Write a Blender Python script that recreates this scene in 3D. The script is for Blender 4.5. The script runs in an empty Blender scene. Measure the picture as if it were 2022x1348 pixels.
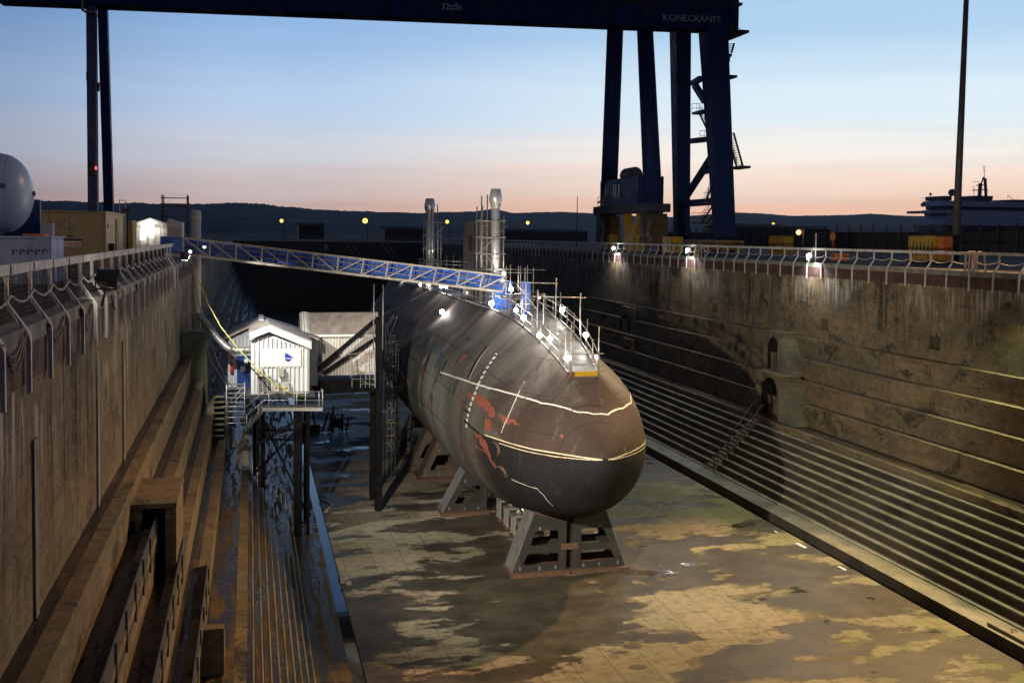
import bpy, math, random
import numpy as np
from mathutils import Vector, noise as mnoise
random.seed(7)
sc = bpy.context.scene
R = math.radians
# ---------------------------------------------------------------- camera
F_, PSI, TH, RHO, H_ = 2050.0, R(14.12), R(2.94), 0.012, 17.0
OX, OY = 1010.064, 571.472
CAM = np.array([0, 0, H_])
_r = np.array([math.cos(PSI), -math.sin(PSI), 0]); _f = np.array([math.sin(PSI)*math.cos(TH), math.cos(PSI)*math.cos(TH), -math.sin(TH)])
_u = np.cross(_r, _f)
_r2 = _r*math.cos(RHO)+_u*math.sin(RHO); _u2 = _u*math.cos(RHO)-_r*math.sin(RHO)
cd = bpy.data.cameras.new('camera'); cam = bpy.data.objects.new('camera', cd); sc.collection.objects.link(cam)
from mathutils import Matrix
cam.matrix_world = Matrix(((_r2[0], _u2[0], -_f[0], 0), (_r2[1], _u2[1], -_f[1], 0), (_r2[2], _u2[2], -_f[2], H_), (0, 0, 0, 1)))
cd.sensor_width = 36; cd.lens = 36*F_/2022; cd.clip_end = 30000; cd.clip_start = .1
cd.shift_x = (1011-OX)/2022; cd.shift_y = (OY-674)/2022
sc.camera = cam
def px(x, y, X=None, Y=None, Z=None):
    """surveying helper: where the sight line of a measured point meets a plane of the dock"""
    d = _f+_r2*((x-OX)/F_)-_u2*((y-OY)/F_)
    t = X/d[0] if X is not None else (Y/d[1] if Y is not None else (Z-H_)/d[2])
    p = CAM+t*d
    return (float(p[0]), float(p[1]), float(p[2]))
# ---------------------------------------------------------------- world: dusk
w = bpy.data.worlds.new('World'); sc.world = w; w.use_nodes = True
nt = w.node_tree; nt.nodes.clear()
def N(tree, t, **k):
    n = tree.nodes.new(t)
    for a, b in k.items():
        if a[0] == 'i' and a[1:].isdigit(): n.inputs[int(a[1:])].default_value = b
        else: setattr(n, a, b)
    return n
SUN_AZ = R(38)     # clockwise from +Y
out = N(nt, 'ShaderNodeOutputWorld'); bg = N(nt, 'ShaderNodeBackground'); bg2 = N(nt, 'ShaderNodeBackground'); add = N(nt, 'ShaderNodeAddShader')
tc = N(nt, 'ShaderNodeTexCoord'); sep = N(nt, 'ShaderNodeSeparateXYZ'); nt.links.new(tc.outputs['Generated'], sep.inputs[0])
ramp = N(nt, 'ShaderNodeValToRGB'); cr = ramp.color_ramp; cr.interpolation = 'EASE'
stops = [(0.0, (.10, .08, .09)), (.498, (.60, .36, .29)), (.512, (.98, .63, .48)), (.523, (1.0, .78, .67)), (.538, (.96, .92, .89)), (.560, (.72, .87, 1.0)), (.60, (.42, .64, .90)), (.66, (.20, .36, .62)), (.75, (.06, .11, .23)), (1.0, (.02, .04, .10))]
while len(cr.elements) < len(stops): cr.elements.new(.5)
for e, (p, c) in zip(cr.elements, stops): e.position = p; e.color = (*c, 1)
ma = N(nt, 'ShaderNodeMath', operation='MULTIPLY_ADD', i1=.5, i2=.5); nt.links.new(sep.outputs[2], ma.inputs[0])
# wisps of thin cloud bend the bands
mp = N(nt, 'ShaderNodeMapping'); mp.inputs['Scale'].default_value = (2.2, 2.2, 26); nt.links.new(tc.outputs['Generated'], mp.inputs[0])
nz = N(nt, 'ShaderNodeTexNoise'); nz.inputs['Scale'].default_value = 1.6; nz.inputs['Detail'].default_value = 5; nt.links.new(mp.outputs[0], nz.inputs['Vector'])
mb_ = N(nt, 'ShaderNodeMath', operation='MULTIPLY_ADD', i1=.018, i2=-.009); nt.links.new(nz.outputs['Fac'], mb_.inputs[0])
ad_ = N(nt, 'ShaderNodeMath', operation='ADD'); nt.links.new(ma.outputs[0], ad_.inputs[0]); nt.links.new(mb_.outputs[0], ad_.inputs[1])
nt.links.new(ad_.outputs[0], ramp.inputs[0])
dp = N(nt, 'ShaderNodeVectorMath', operation='DOT_PRODUCT'); dp.inputs[1].default_value = (math.sin(SUN_AZ), math.cos(SUN_AZ), 0); nt.links.new(tc.outputs['Generated'], dp.inputs[0])
r2 = N(nt, 'ShaderNodeValToRGB'); r2.color_ramp.interpolation = 'EASE'
st2 = [(0, (.05, .06, .10)), (.45, (.10, .12, .18)), (.80, (.36, .42, .56)), (.90, (.66, .72, .84)), (1, (1.03, 1.0, .95))]
while len(r2.color_ramp.elements) < len(st2): r2.color_ramp.elements.new(.5)
for e, (p, c) in zip(r2.color_ramp.elements, st2): e.position = p; e.color = (*c, 1)
ma2 = N(nt, 'ShaderNodeMath', operation='MULTIPLY_ADD', i1=.5, i2=.5); nt.links.new(dp.outputs['Value'], ma2.inputs[0]); nt.links.new(ma2.outputs[0], r2.inputs[0])
mx = N(nt, 'ShaderNodeMixRGB', blend_type='MULTIPLY', i0=1.0); nt.links.new(ramp.outputs[0], mx.inputs[1]); nt.links.new(r2.outputs[0], mx.inputs[2])
mp2 = N(nt, 'ShaderNodeMapping'); mp2.inputs['Scale'].default_value = (3.0, 3.0, 60); mp2.inputs['Location'].default_value = (2, 5, 0); nt.links.new(tc.outputs['Generated'], mp2.inputs[0])
nz2 = N(nt, 'ShaderNodeTexNoise'); nz2.inputs['Scale'].default_value = 1.3; nz2.inputs['Detail'].default_value = 7; nz2.inputs['Roughness'].default_value = .6; nt.links.new(mp2.outputs[0], nz2.inputs['Vector'])
cl1 = N(nt, 'ShaderNodeMapRange', clamp=True, i1=.52, i2=.72, i3=0., i4=.30); nt.links.new(nz2.outputs['Fac'], cl1.inputs[0])
cl2 = N(nt, 'ShaderNodeMapRange', clamp=True, i1=.16, i2=.02, i3=.12, i4=1.); nt.links.new(sep.outputs[2], cl2.inputs[0])
cl = N(nt, 'ShaderNodeMath', operation='MULTIPLY'); nt.links.new(cl1.outputs[0], cl.inputs[0]); nt.links.new(cl2.outputs[0], cl.inputs[1])
cm = N(nt, 'ShaderNodeMixRGB', blend_type='MULTIPLY'); cm.inputs[2].default_value = (.66, .64, .72, 1); nt.links.new(cl.outputs[0], cm.inputs[0]); nt.links.new(mx.outputs[0], cm.inputs[1])
nt.links.new(cm.outputs[0], bg.inputs[0]); bg.inputs[1].default_value = 1.06
sky = N(nt, 'ShaderNodeTexSky', sky_type='NISHITA', sun_disc=False, sun_elevation=R(-3.0), sun_rotation=SUN_AZ)
nt.links.new(sky.outputs[0], bg2.inputs[0]); bg2.inputs[1].default_value = .05
nt.links.new(bg.outputs[0], add.inputs[0]); nt.links.new(bg2.outputs[0], add.inputs[1]); nt.links.new(add.outputs[0], out.inputs[0])
sc.view_settings.view_transform = 'Standard'; sc.view_settings.look = 'None'; sc.view_settings.gamma = 1; sc.view_settings.exposure = 0.0
sc.cycles.max_bounces = 5; sc.cycles.diffuse_bounces = 2; sc.cycles.glossy_bounces = 3; sc.cycles.transmission_bounces = 2; sc.cycles.volume_bounces = 0
sc.cycles.caustics_reflective = False; sc.cycles.caustics_refractive = False; sc.cycles.sample_clamp_indirect = 4; sc.cycles.use_denoising = True
sl = bpy.data.lights.new('dusk_sun', 'SUN'); sl.energy = .015; sl.angle = R(12); sl.color = (1, .72, .55)
so = bpy.data.objects.new('dusk_sun', sl); sc.collection.objects.link(so); so.rotation_euler = (R(88.5), 0, math.pi-SUN_AZ)
# ---------------------------------------------------------------- helpers
COL = sc.collection
WL = {}
def wl(o): return WL.get(o.name, Vector((0, 0, 0))) if o else Vector((0, 0, 0))
def tag(o, label=None, cat=None, group=None, kind=None):
    if label: o['label'] = label
    if cat: o['category'] = cat
    if group: o['group'] = group
    if kind: o['kind'] = kind
    return o
def thing(name, label, cat, loc=(0, 0, 0), group=None):
    o = bpy.data.objects.new(name, None); COL.objects.link(o); o.location = loc; WL[o.name] = Vector(loc); o.empty_display_size = .3
    return tag(o, label, cat, group)
class MB:
    def __init__(s): s.v = []; s.f = []; s.sm = []
    def quad(s, *p, sm=False):
        n = len(s.v); s.v += [tuple(q) for q in p]; s.f.append(tuple(range(n, n+len(p)))); s.sm.append(sm); return s
    def box(s, x0, y0, z0, x1, y1, z1):
        n = len(s.v); s.v += [(x, y, z) for z in (z0, z1) for x, y in ((x0, y0), (x1, y0), (x1, y1), (x0, y1))]
        for f in ((3, 2, 1, 0), (4, 5, 6, 7), (0, 1, 5, 4), (1, 2, 6, 5), (2, 3, 7, 6), (3, 0, 4, 7)): s.f.append(tuple(n+i for i in f)); s.sm.append(False)
        return s
    def cbox(s, c, d): return s.box(c[0]-d[0]/2, c[1]-d[1]/2, c[2]-d[2]/2, c[0]+d[0]/2, c[1]+d[1]/2, c[2]+d[2]/2)
    def bar(s, p, q, a, b=None, a2=None, b2=None, up=(0, 0, 1)):
        b = b or a; a2 = a2 or a; b2 = b2 or b
        p = Vector(p); q = Vector(q); t = (q-p)
        if t.length < 1e-6: return s
        t.normalize(); u = Vector(up)
        if abs(t.dot(u)) > .98: u = Vector((0, 1, 0))
        x = t.cross(u).normalized(); y = x.cross(t).normalized()
        n = len(s.v)
        for c, aa, bb in ((p, a, b), (q, a2, b2)):
            for i, j in ((-1, -1), (1, -1), (1, 1), (-1, 1)): s.v.append(tuple(c+x*aa/2*i+y*bb/2*j))
        for f in ((0, 1, 2, 3), (7, 6, 5, 4), (4, 5, 1, 0), (5, 6, 2, 1), (6, 7, 3, 2), (7, 4, 0, 3)): s.f.append(tuple(n+i for i in f)); s.sm.append(False)
        return s
    def tube(s, pts, r, n=8, cap=True, r2=None):
        pts = [Vector(p) for p in pts]; rings = []
        prev = None
        for i, p in enumerate(pts):
            t = (pts[min(i+1, len(pts)-1)]-pts[max(i-1, 0)]).normalized()
            if prev is None:
                u = Vector((0, 0, 1)) if abs(t.z) < .95 else Vector((1, 0, 0))
                x = t.cross(u).normalized()
            else: x = (prev-t*prev.dot(t)).normalized()
            prev = x; y = t.cross(x)
            rr = r if r2 is None else r+(r2-r)*i/(len(pts)-1)
            b = len(s.v); s.v += [tuple(p+(x*math.cos(2*math.pi*k/n)+y*math.sin(2*math.pi*k/n))*rr) for k in range(n)]; rings.append(b)
        for a, b in zip(rings, rings[1:]):
            for k in range(n): s.f.append((a+k, a+(k+1) % n, b+(k+1) % n, b+k)); s.sm.append(n > 5)
        if cap:
            s.f.append(tuple(rings[0]+k for k in range(n))[::-1]); s.sm.append(False); s.f.append(tuple(rings[-1]+k for k in range(n))); s.sm.append(False)
        return s
    def lathe(s, c, prof, n=20, axis='z'):
        c = Vector(c); rings = []
        for r_, h in prof:
            b = len(s.v)
            for k in range(n):
                a = 2*math.pi*k/n; p, q = r_*math.cos(a), r_*math.sin(a)
                s.v.append(tuple(c+(Vector((p, q, h)) if axis == 'z' else Vector((p, h, -q)) if axis == 'y' else Vector((h, p, q)))))
            rings.append(b)
        for a, b in zip(rings, rings[1:]):
            for k in range(n): s.f.append((a+k, a+(k+1) % n, b+(k+1) % n, b+k)); s.sm.append(True)
        s.f.append(tuple(rings[0]+k for k in range(n))[::-1]); s.sm.append(False); s.f.append(tuple(rings[-1]+k for k in range(n))); s.sm.append(False)
        return s
    def ball(s, c, r, n=10):
        return s.lathe(c, [(max(.001, r*math.sin(math.pi*i/n)), -r*math.cos(math.pi*i/n)) for i in range(n+1)], n*2)
    def prism(s, poly, d):          # poly: list of 3d points, d: extrusion vector
        n = len(s.v); m = len(poly); d = Vector(d)
        s.v += [tuple(p) for p in poly]+[tuple(Vector(p)+d) for p in poly]
        s.f.append(tuple(range(n, n+m))); s.f.append(tuple(range(n+2*m-1, n+m-1, -1))); s.sm += [False, False]
        for i in range(m): s.f.append((n+i, n+m+i, n+m+(i+1) % m, n+(i+1) % m)); s.sm.append(False)
        return s
    def each(s, name, mat, parent=None):      # every loose piece becomes a mesh of its own
        par = list(range(len(s.v)))
        def find(a):
            while par[a] != a: par[a] = par[par[a]]; a = par[a]
            return a
        for f in s.f:
            for a in f[1:]: par[find(a)] = find(f[0])
        groups = {}
        for f, q in zip(s.f, s.sm): groups.setdefault(find(f[0]), []).append((f, q))
        for gf in groups.values():
            m = MB(); idx = {}
            for f, q in gf:
                for a in f:
                    if a not in idx: idx[a] = len(m.v); m.v.append(s.v[a])
                m.f.append(tuple(idx[a] for a in f)); m.sm.append(q)
            m.build(name, mat, parent)
    def build(s, name, mat, parent=None, bevel=0):
        me = bpy.data.meshes.new(name); o = bpy.data.objects.new(name, me); COL.objects.link(o)
        off = wl(parent)
        me.from_pydata([tuple(Vector(v)-off) for v in s.v], [], s.f); me.update()
        import bmesh
        bm = bmesh.new(); bm.from_mesh(me); bmesh.ops.recalc_face_normals(bm, faces=bm.faces)
        bm.to_mesh(me); bm.free()
        for p, q in zip(me.polygons, s.sm): p.use_smooth = q
        me.materials.append(mat); o.parent = parent; WL[o.name] = off.copy()
        if bevel:
            b = o.modifiers.new('bevel', 'BEVEL'); b.width = bevel; b.segments = 2; b.limit_method = 'ANGLE'
        return o
def dup(root, loc, rotz=None, label=None, group=None):
    r_ = root.copy(); COL.objects.link(r_); r_.location = loc
    if rotz is not None: r_.rotation_euler.z = rotz
    if label: r_['label'] = label
    if group: r_['group'] = group
    for ch in list(root.children):
        c = ch.copy(); COL.objects.link(c); c.parent = r_
        for g in list(ch.children):
            d = g.copy(); COL.objects.link(d); d.parent = c
    return r_
def lettering(name, txt, size, mat, parent, loc, xdir, zdir, bold=.0, depth=.006, font_align='LEFT'):
    cu = bpy.data.curves.new(name, 'FONT'); cu.body = txt; cu.size = size; cu.extrude = depth; cu.offset = bold; cu.align_x = font_align
    o = bpy.data.objects.new(name, cu); COL.objects.link(o)
    me = bpy.data.meshes.new_from_object(o.evaluated_get(bpy.context.evaluated_depsgraph_get())); bpy.data.objects.remove(o)
    m = bpy.data.objects.new(name, me); COL.objects.link(m); me.materials.clear(); me.materials.append(mat)
    x = Vector(xdir).normalized(); z = Vector(zdir).normalized(); n_ = x.cross(z); z = n_.cross(x)
    mt = Matrix(((x[0], z[0], n_[0], 0), (x[1], z[1], n_[1], 0), (x[2], z[2], n_[2], 0), (0, 0, 0, 1)))
    me.transform(mt); me.transform(Matrix.Translation(Vector(loc)-wl(parent))); m.parent = parent
    return m
# ---------------------------------------------------------------- materials
def newmat(name):
    m = bpy.data.materials.new(name); m.use_nodes = True; t = m.node_tree
    b = t.nodes['Principled BSDF']; return m, t, b
def pos(t, scale=(1, 1, 1), loc=(0, 0, 0)):
    g = N(t, 'ShaderNodeNewGeometry'); p = N(t, 'ShaderNodeMapping'); p.inputs['Scale'].default_value = scale; p.inputs['Location'].default_value = loc
    t.links.new(g.outputs['Position'], p.inputs[0]); return p.outputs[0]
def noise(t, scale=(1, 1, 1), detail=4, rough=.55, dist=0, loc=(0, 0, 0)):
    n = N(t, 'ShaderNodeTexNoise'); n.inputs['Scale'].default_value = 1; n.inputs['Detail'].default_value = detail; n.inputs['Roughness'].default_value = rough; n.inputs['Distortion'].default_value = dist
    t.links.new(pos(t, scale, loc), n.inputs['Vector']); return n.outputs['Fac']
def rampf(t, src, a, b, c0=0., c1=1.):
    m = N(t, 'ShaderNodeMapRange', clamp=True); m.inputs[1].default_value = a; m.inputs[2].default_value = b; m.inputs[3].default_value = c0; m.inputs[4].default_value = c1
    m.interpolation_type = 'SMOOTHSTEP'; t.links.new(src, m.inputs[0]); return m.outputs[0]
def math_(t, op, a, b=None):
    n = N(t, 'ShaderNodeMath', operation=op)
    for i, v in enumerate((a, b)):
        if v is None: continue
        if isinstance(v, (int, float)): n.inputs[i].default_value = v
        else: t.links.new(v, n.inputs[i])
    return n.outputs[0]
def mixc(t, f, a, b, mode='MIX'):
    n = N(t, 'ShaderNodeMixRGB', blend_type=mode)
    for i, v in enumerate((f, a, b)):
        if isinstance(v, (int, float)): n.inputs[i].default_value = v
        elif isinstance(v, tuple): n.inputs[i].default_value = (*v, 1)
        else: t.links.new(v, n.inputs[i])
    return n.outputs[0]
def axis(t, k):
    g = N(t, 'ShaderNodeNewGeometry'); s_ = N(t, 'ShaderNodeSeparateXYZ'); t.links.new(g.outputs['Position'], s_.inputs[0]); return s_.outputs[k]
def bump(t, b, src, strength=.3, dist=.02):
    n = N(t, 'ShaderNodeBump'); n.inputs['Strength'].default_value = strength; n.inputs['Distance'].default_value = dist
    t.links.new(src, n.inputs['Height']); t.links.new(n.outputs[0], b.inputs['Normal'])
def setv(t, b, k, v):
    if isinstance(v, (int, float)): b.inputs[k].default_value = v
    else: t.links.new(v, b.inputs[k])
def plain(name, c1, c2=None, rough=.6, metal=0, scale=2., bmp=.15, stretch=(1, 1, 1), dirt=None, amt=.5):
    m, t, b = newmat(name)
    c2 = c2 or tuple(x*.6 for x in c1)
    n1 = noise(t, tuple(scale*s_ for s_ in stretch), 6, .65)
    c = mixc(t, rampf(t, n1, .35, .7), c1, c2)
    if dirt:
        n2 = noise(t, (scale*.6*stretch[0], scale*.6*stretch[1], scale*.12*stretch[2]), 6, .7, loc=(3, 7, 1))
        c = mixc(t, math_(t, 'MULTIPLY', rampf(t, n2, .5, .66), amt), c, dirt)
    t.links.new(c, b.inputs['Base Color']); b.inputs['Metallic'].default_value = metal
    t.links.new(rampf(t, n1, .3, .7, rough*.8, min(1, rough*1.2)), b.inputs['Roughness'])
    if bmp: bump(t, b, noise(t, (scale*9,)*3, 4), bmp, .01)
    return m
def glow(name, col, s_):
    m, t, b = newmat(name); b.inputs['Base Color'].default_value = (.8, .8, .8, 1); b.inputs['Emission Color'].default_value = (*col, 1); b.inputs['Emission Strength'].default_value = s_; return m
def stone(name, tread=False):
    m, t, b = newmat(name)
    big = noise(t, (.12, .16, .3), 5, .6); fine = noise(t, (1.9, 1.9, 1.9), 8, .72); z = axis(t, 2)
    g = N(t, 'ShaderNodeNewGeometry'); s_ = N(t, 'ShaderNodeSeparateXYZ'); t.links.new(g.outputs['Position'], s_.inputs[0])
    b.inputs['Specular IOR Level'].default_value = .16 if tread else .25
    if not tread:
        wob = noise(t, (.8, .8, .8), 3, .6, loc=(5, 5, 5))
        cb = N(t, 'ShaderNodeCombineXYZ'); t.links.new(math_(t, 'ADD', s_.outputs[1], math_(t, 'MULTIPLY', wob, .10)), cb.inputs[0]); t.links.new(math_(t, 'ADD', s_.outputs[2], math_(t, 'MULTIPLY', wob, .10)), cb.inputs[1])
        br = N(t, 'ShaderNodeTexBrick'); br.inputs['Scale'].default_value = 1; br.inputs['Brick Width'].default_value = 1.65; br.inputs['Row Height'].default_value = .68; br.inputs['Mortar Size'].default_value = .014; br.inputs['Mortar Smooth'].default_value = .6
        br.inputs['Color1'].default_value = (1.12, 1.08, 1.0, 1); br.inputs['Color2'].default_value = (.72, .72, .72, 1); br.inputs['Mortar'].default_value = (.42, .40, .37, 1); br.inputs['Bias'].default_value = -.1
        t.links.new(cb.outputs[0], br.inputs['Vector'])
        c = mixc(t, rampf(t, big, .36, .64), (.215, .142, .072), (.145, .108, .064))
        c = mixc(t, math_(t, 'MULTIPLY', rampf(t, noise(t, (.35, .3, .5), 6, .65, loc=(12, 3, 6)), .46, .62), .6), c, (.22, .175, .10))
        c = mixc(t, math_(t, 'MULTIPLY', rampf(t, noise(t, (.25, .2, .4), 6, .65, loc=(2, 13, 6)), .50, .64), .6), c, (.12, .12, .075))
        c = mixc(t, .75, c, br.outputs['Color'], 'MULTIPLY')
        c = mixc(t, rampf(t, fine, .42, .78, 0, .8), c, (.05, .042, .03))
        # algae and soot: irregular blots low down, running drips under the coping
        blc = noise(t, (.42, .38, .55), 8, .72, .5, loc=(31, 3, 12)); c = mixc(t, math_(t, 'MULTIPLY', rampf(t, blc, .56, .62), .8), c, (.026, .024, .016))
        patch_ = rampf(t, noise(t, (.16, .16, .1), 3, .6, loc=(8, 8, 8)), .42, .58)
        drk = noise(t, (1.1, 1.1, .10), 8, .75, .3, loc=(1, 5, 2))
        c = mixc(t, math_(t, 'MULTIPLY', math_(t, 'MULTIPLY', rampf(t, drk, .49, .56), rampf(t, z, 8.8, 12.6)), math_(t, 'MULTIPLY', patch_, .95)), c, (.018, .016, .012))
        lgt = noise(t, (2.6, 2.6, .26), 8, .78, .4, loc=(4, 1, 8)); pat2 = rampf(t, noise(t, (.11, .11, .3), 3, .6, loc=(18, 2, 8)), .44, .54)
        c = mixc(t, math_(t, 'MULTIPLY', rampf(t, lgt, .50, .58), math_(t, 'MULTIPLY', math_(t, 'MULTIPLY', rampf(t, z, 11.6, 13.9), pat2), .95)), c, (.46, .42, .34))
        lg2 = noise(t, (.9, .9, .45), 8, .82, loc=(14, 11, 8)); c = mixc(t, math_(t, 'MULTIPLY', rampf(t, lg2, .60, .66), .55), c, (.34, .30, .22))
        cr_ = noise(t, (.5, .5, .9), 6, .8, 1.2, loc=(3, 17, 5)); c = mixc(t, math_(t, 'MULTIPLY', rampf(t, math_(t, 'ABSOLUTE', math_(t, 'SUBTRACT', cr_, .5)), .008, .003), .7), c, (.34, .31, .25))
        b.inputs['Roughness'].default_value = .85
        bump(t, b, mixc(t, .4, fine, br.outputs['Color']), .6, .05)
    else:
        c = mixc(t, rampf(t, big, .36, .64), (.17, .105, .055), (.085, .062, .040))
        c = mixc(t, rampf(t, fine, .35, .75), c, (.05, .04, .03))
        moss = math_(t, 'MULTIPLY', rampf(t, noise(t, (.5, .35, .25), 6, .65, loc=(9, 2, 4)), .48, .62), rampf(t, z, 12, 5))
        c = mixc(t, math_(t, 'MULTIPLY', moss, .5), c, (.06, .065, .025))
        wet = noise(t, (2.9, .24, .3), 7, .62, .3, loc=(2, 3, 0)); wm = rampf(t, wet, .42, .52)
        c = mixc(t, math_(t, 'MULTIPLY', wm, .85), c, (.016, .015, .015))
        spk = noise(t, (7, 7, 7), 4, .7)
        jt = math_(t, 'FRACT', math_(t, 'DIVIDE', math_(t, 'ADD', s_.outputs[1], math_(t, 'MULTIPLY', math_(t, 'FLOOR', math_(t, 'MULTIPLY', s_.outputs[0], 3.4)), .67)), 1.9)); c = mixc(t, math_(t, 'MULTIPLY', rampf(t, math_(t, 'ABSOLUTE', math_(t, 'SUBTRACT', jt, .5)), .022, .008), .8), c, (.012, .011, .010))
        t.links.new(math_(t, 'ADD', rampf(t, wm, 0, 1, .85, .22), rampf(t, spk, .35, .7, 0, .25)), b.inputs['Roughness'])
        bump(t, b, mixc(t, .7, spk, fine), .18, .02)
    t.links.new(c, b.inputs['Base Color'])
    return m
def floor_mat():
    m, t, b = newmat('dock_floor_stone')
    big = noise(t, (.10, .10, .1), 4, .6); fine = noise(t, (2.2, 2.2, 2.2), 8, .75)
    c = mixc(t, rampf(t, big, .4, .6), (.40, .33, .245), (.31, .285, .20))
    c = mixc(t, rampf(t, fine, .4, .75, 0, .7), c, (.15, .13, .10))
    gx = axis(t, 0); gy = axis(t, 1)
    alg = math_(t, 'MULTIPLY', rampf(t, noise(t, (.3, .1, .3), 5, .6, loc=(7, 7, 7)), .38, .6), rampf(t, gx, 20, 29))
    c = mixc(t, math_(t, 'MULTIPLY', alg, .7), c, (.24, .26, .10))
    g = N(t, 'ShaderNodeNewGeometry'); s_ = N(t, 'ShaderNodeSeparateXYZ'); t.links.new(g.outputs['Position'], s_.inputs[0])
    cb = N(t, 'ShaderNodeCombineXYZ'); t.links.new(s_.outputs[1], cb.inputs[0]); t.links.new(s_.outputs[0], cb.inputs[1])
    br = N(t, 'ShaderNodeTexBrick'); br.inputs['Scale'].default_value = 1; br.inputs['Brick Width'].default_value = 3.4; br.inputs['Row Height'].default_value = 1.55; br.inputs['Mortar Size'].default_value = .022; br.offset = .35
    br.inputs['Color1'].default_value = (1, 1, 1, 1); br.inputs['Color2'].default_value = (.72, .74, .74, 1); br.inputs['Mortar'].default_value = (.36, .34, .32, 1)
    t.links.new(cb.outputs[0], br.inputs['Vector'])
    c = mixc(t, .75, c, br.outputs['Color'], 'MULTIPLY')
    # wet areas: broad ragged sheets drawn out across the dock, and round damp spots
    w0 = noise(t, (.15, .30, .1), 9, .60, .12, loc=(.4, 1.7, 0)); w1 = math_(t, 'ADD', w0, math_(t, 'MULTIPLY', math_(t, 'SUBTRACT', noise(t, (.055, .07, .1), 2, .5, loc=(6.3, 2.2, 4)), .5), .45))
    w1b = math_(t, 'ADD', w1, math_(t, 'MULTIPLY', math_(t, 'SUBTRACT', noise(t, (.9, 1.5, .1), 8, .65, loc=(45, 3, 1)), .5), .16)); wm = rampf(t, w1b, .485, .507)
    vo = N(t, 'ShaderNodeTexVoronoi'); vo.inputs['Scale'].default_value = 1; vo.inputs['Randomness'].default_value = .9
    t.links.new(pos(t, (.42, .62, .0)), vo.inputs['Vector'])
    sp_ = math_(t, 'MULTIPLY', rampf(t, math_(t, 'ADD', vo.outputs['Distance'], math_(t, 'MULTIPLY', fine, .10)), .27, .22), rampf(t, noise(t, (.13, .13, .1), 2, .5, loc=(5, 0, 3)), .44, .47))
    wm = math_(t, 'MAXIMUM', wm, math_(t, 'MULTIPLY', sp_, .85))
    lines = rampf(t, noise(t, (.9, 6, .1), 5, .7, loc=(3, 3, 3)), .60, .68, 0, .35)
    c = mixc(t, lines, c, (.45, .36, .24))
    pit = rampf(t, noise(t, (4.5, 5.5, 1), 3, .6, loc=(1, 8, 0)), .66, .70)
    c = mixc(t, math_(t, 'MULTIPLY', pit, .75), c, (.03, .026, .022))
    dm = rampf(t, math_(t, 'ADD', w1, math_(t, 'MULTIPLY', math_(t, 'SUBTRACT', noise(t, (.6, .9, .1), 8, .65, loc=(25, 3, 1)), .5), .35)), .47, .485, 0, .62)
    c = mixc(t, dm, c, (.115, .092, .066))
    c = mixc(t, math_(t, 'MULTIPLY', rampf(t, noise(t, (1.3, 2.2, 1), 7, .7, loc=(5, 15, 1)), .5, .64), .5), c, (.16, .12, .08))
    wv = math_(t, 'MULTIPLY', wm, rampf(t, noise(t, (.5, .7, .1), 6, .7, loc=(15, 4, 2)), .3, .65, .62, .92))
    c = mixc(t, wv, c, (.028, .025, .019))
    pud = math_(t, 'MULTIPLY', wm, rampf(t, noise(t, (.22, .42, .1), 5, .6, loc=(8, 1, 2)), .60, .64))
    rg = rampf(t, wm, 0, 1, .88, .46); b.inputs['Specular IOR Level'].default_value = .15
    rg = math_(t, 'SUBTRACT', rg, math_(t, 'MULTIPLY', pud, .36))
    t.links.new(rg, b.inputs['Roughness'])
    t.links.new(c, b.inputs['Base Color'])
    hgt = math_(t, 'MULTIPLY', fine, math_(t, 'SUBTRACT', 1.05, wm))
    bump(t, b, hgt, .35, .02)
    return m
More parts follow.
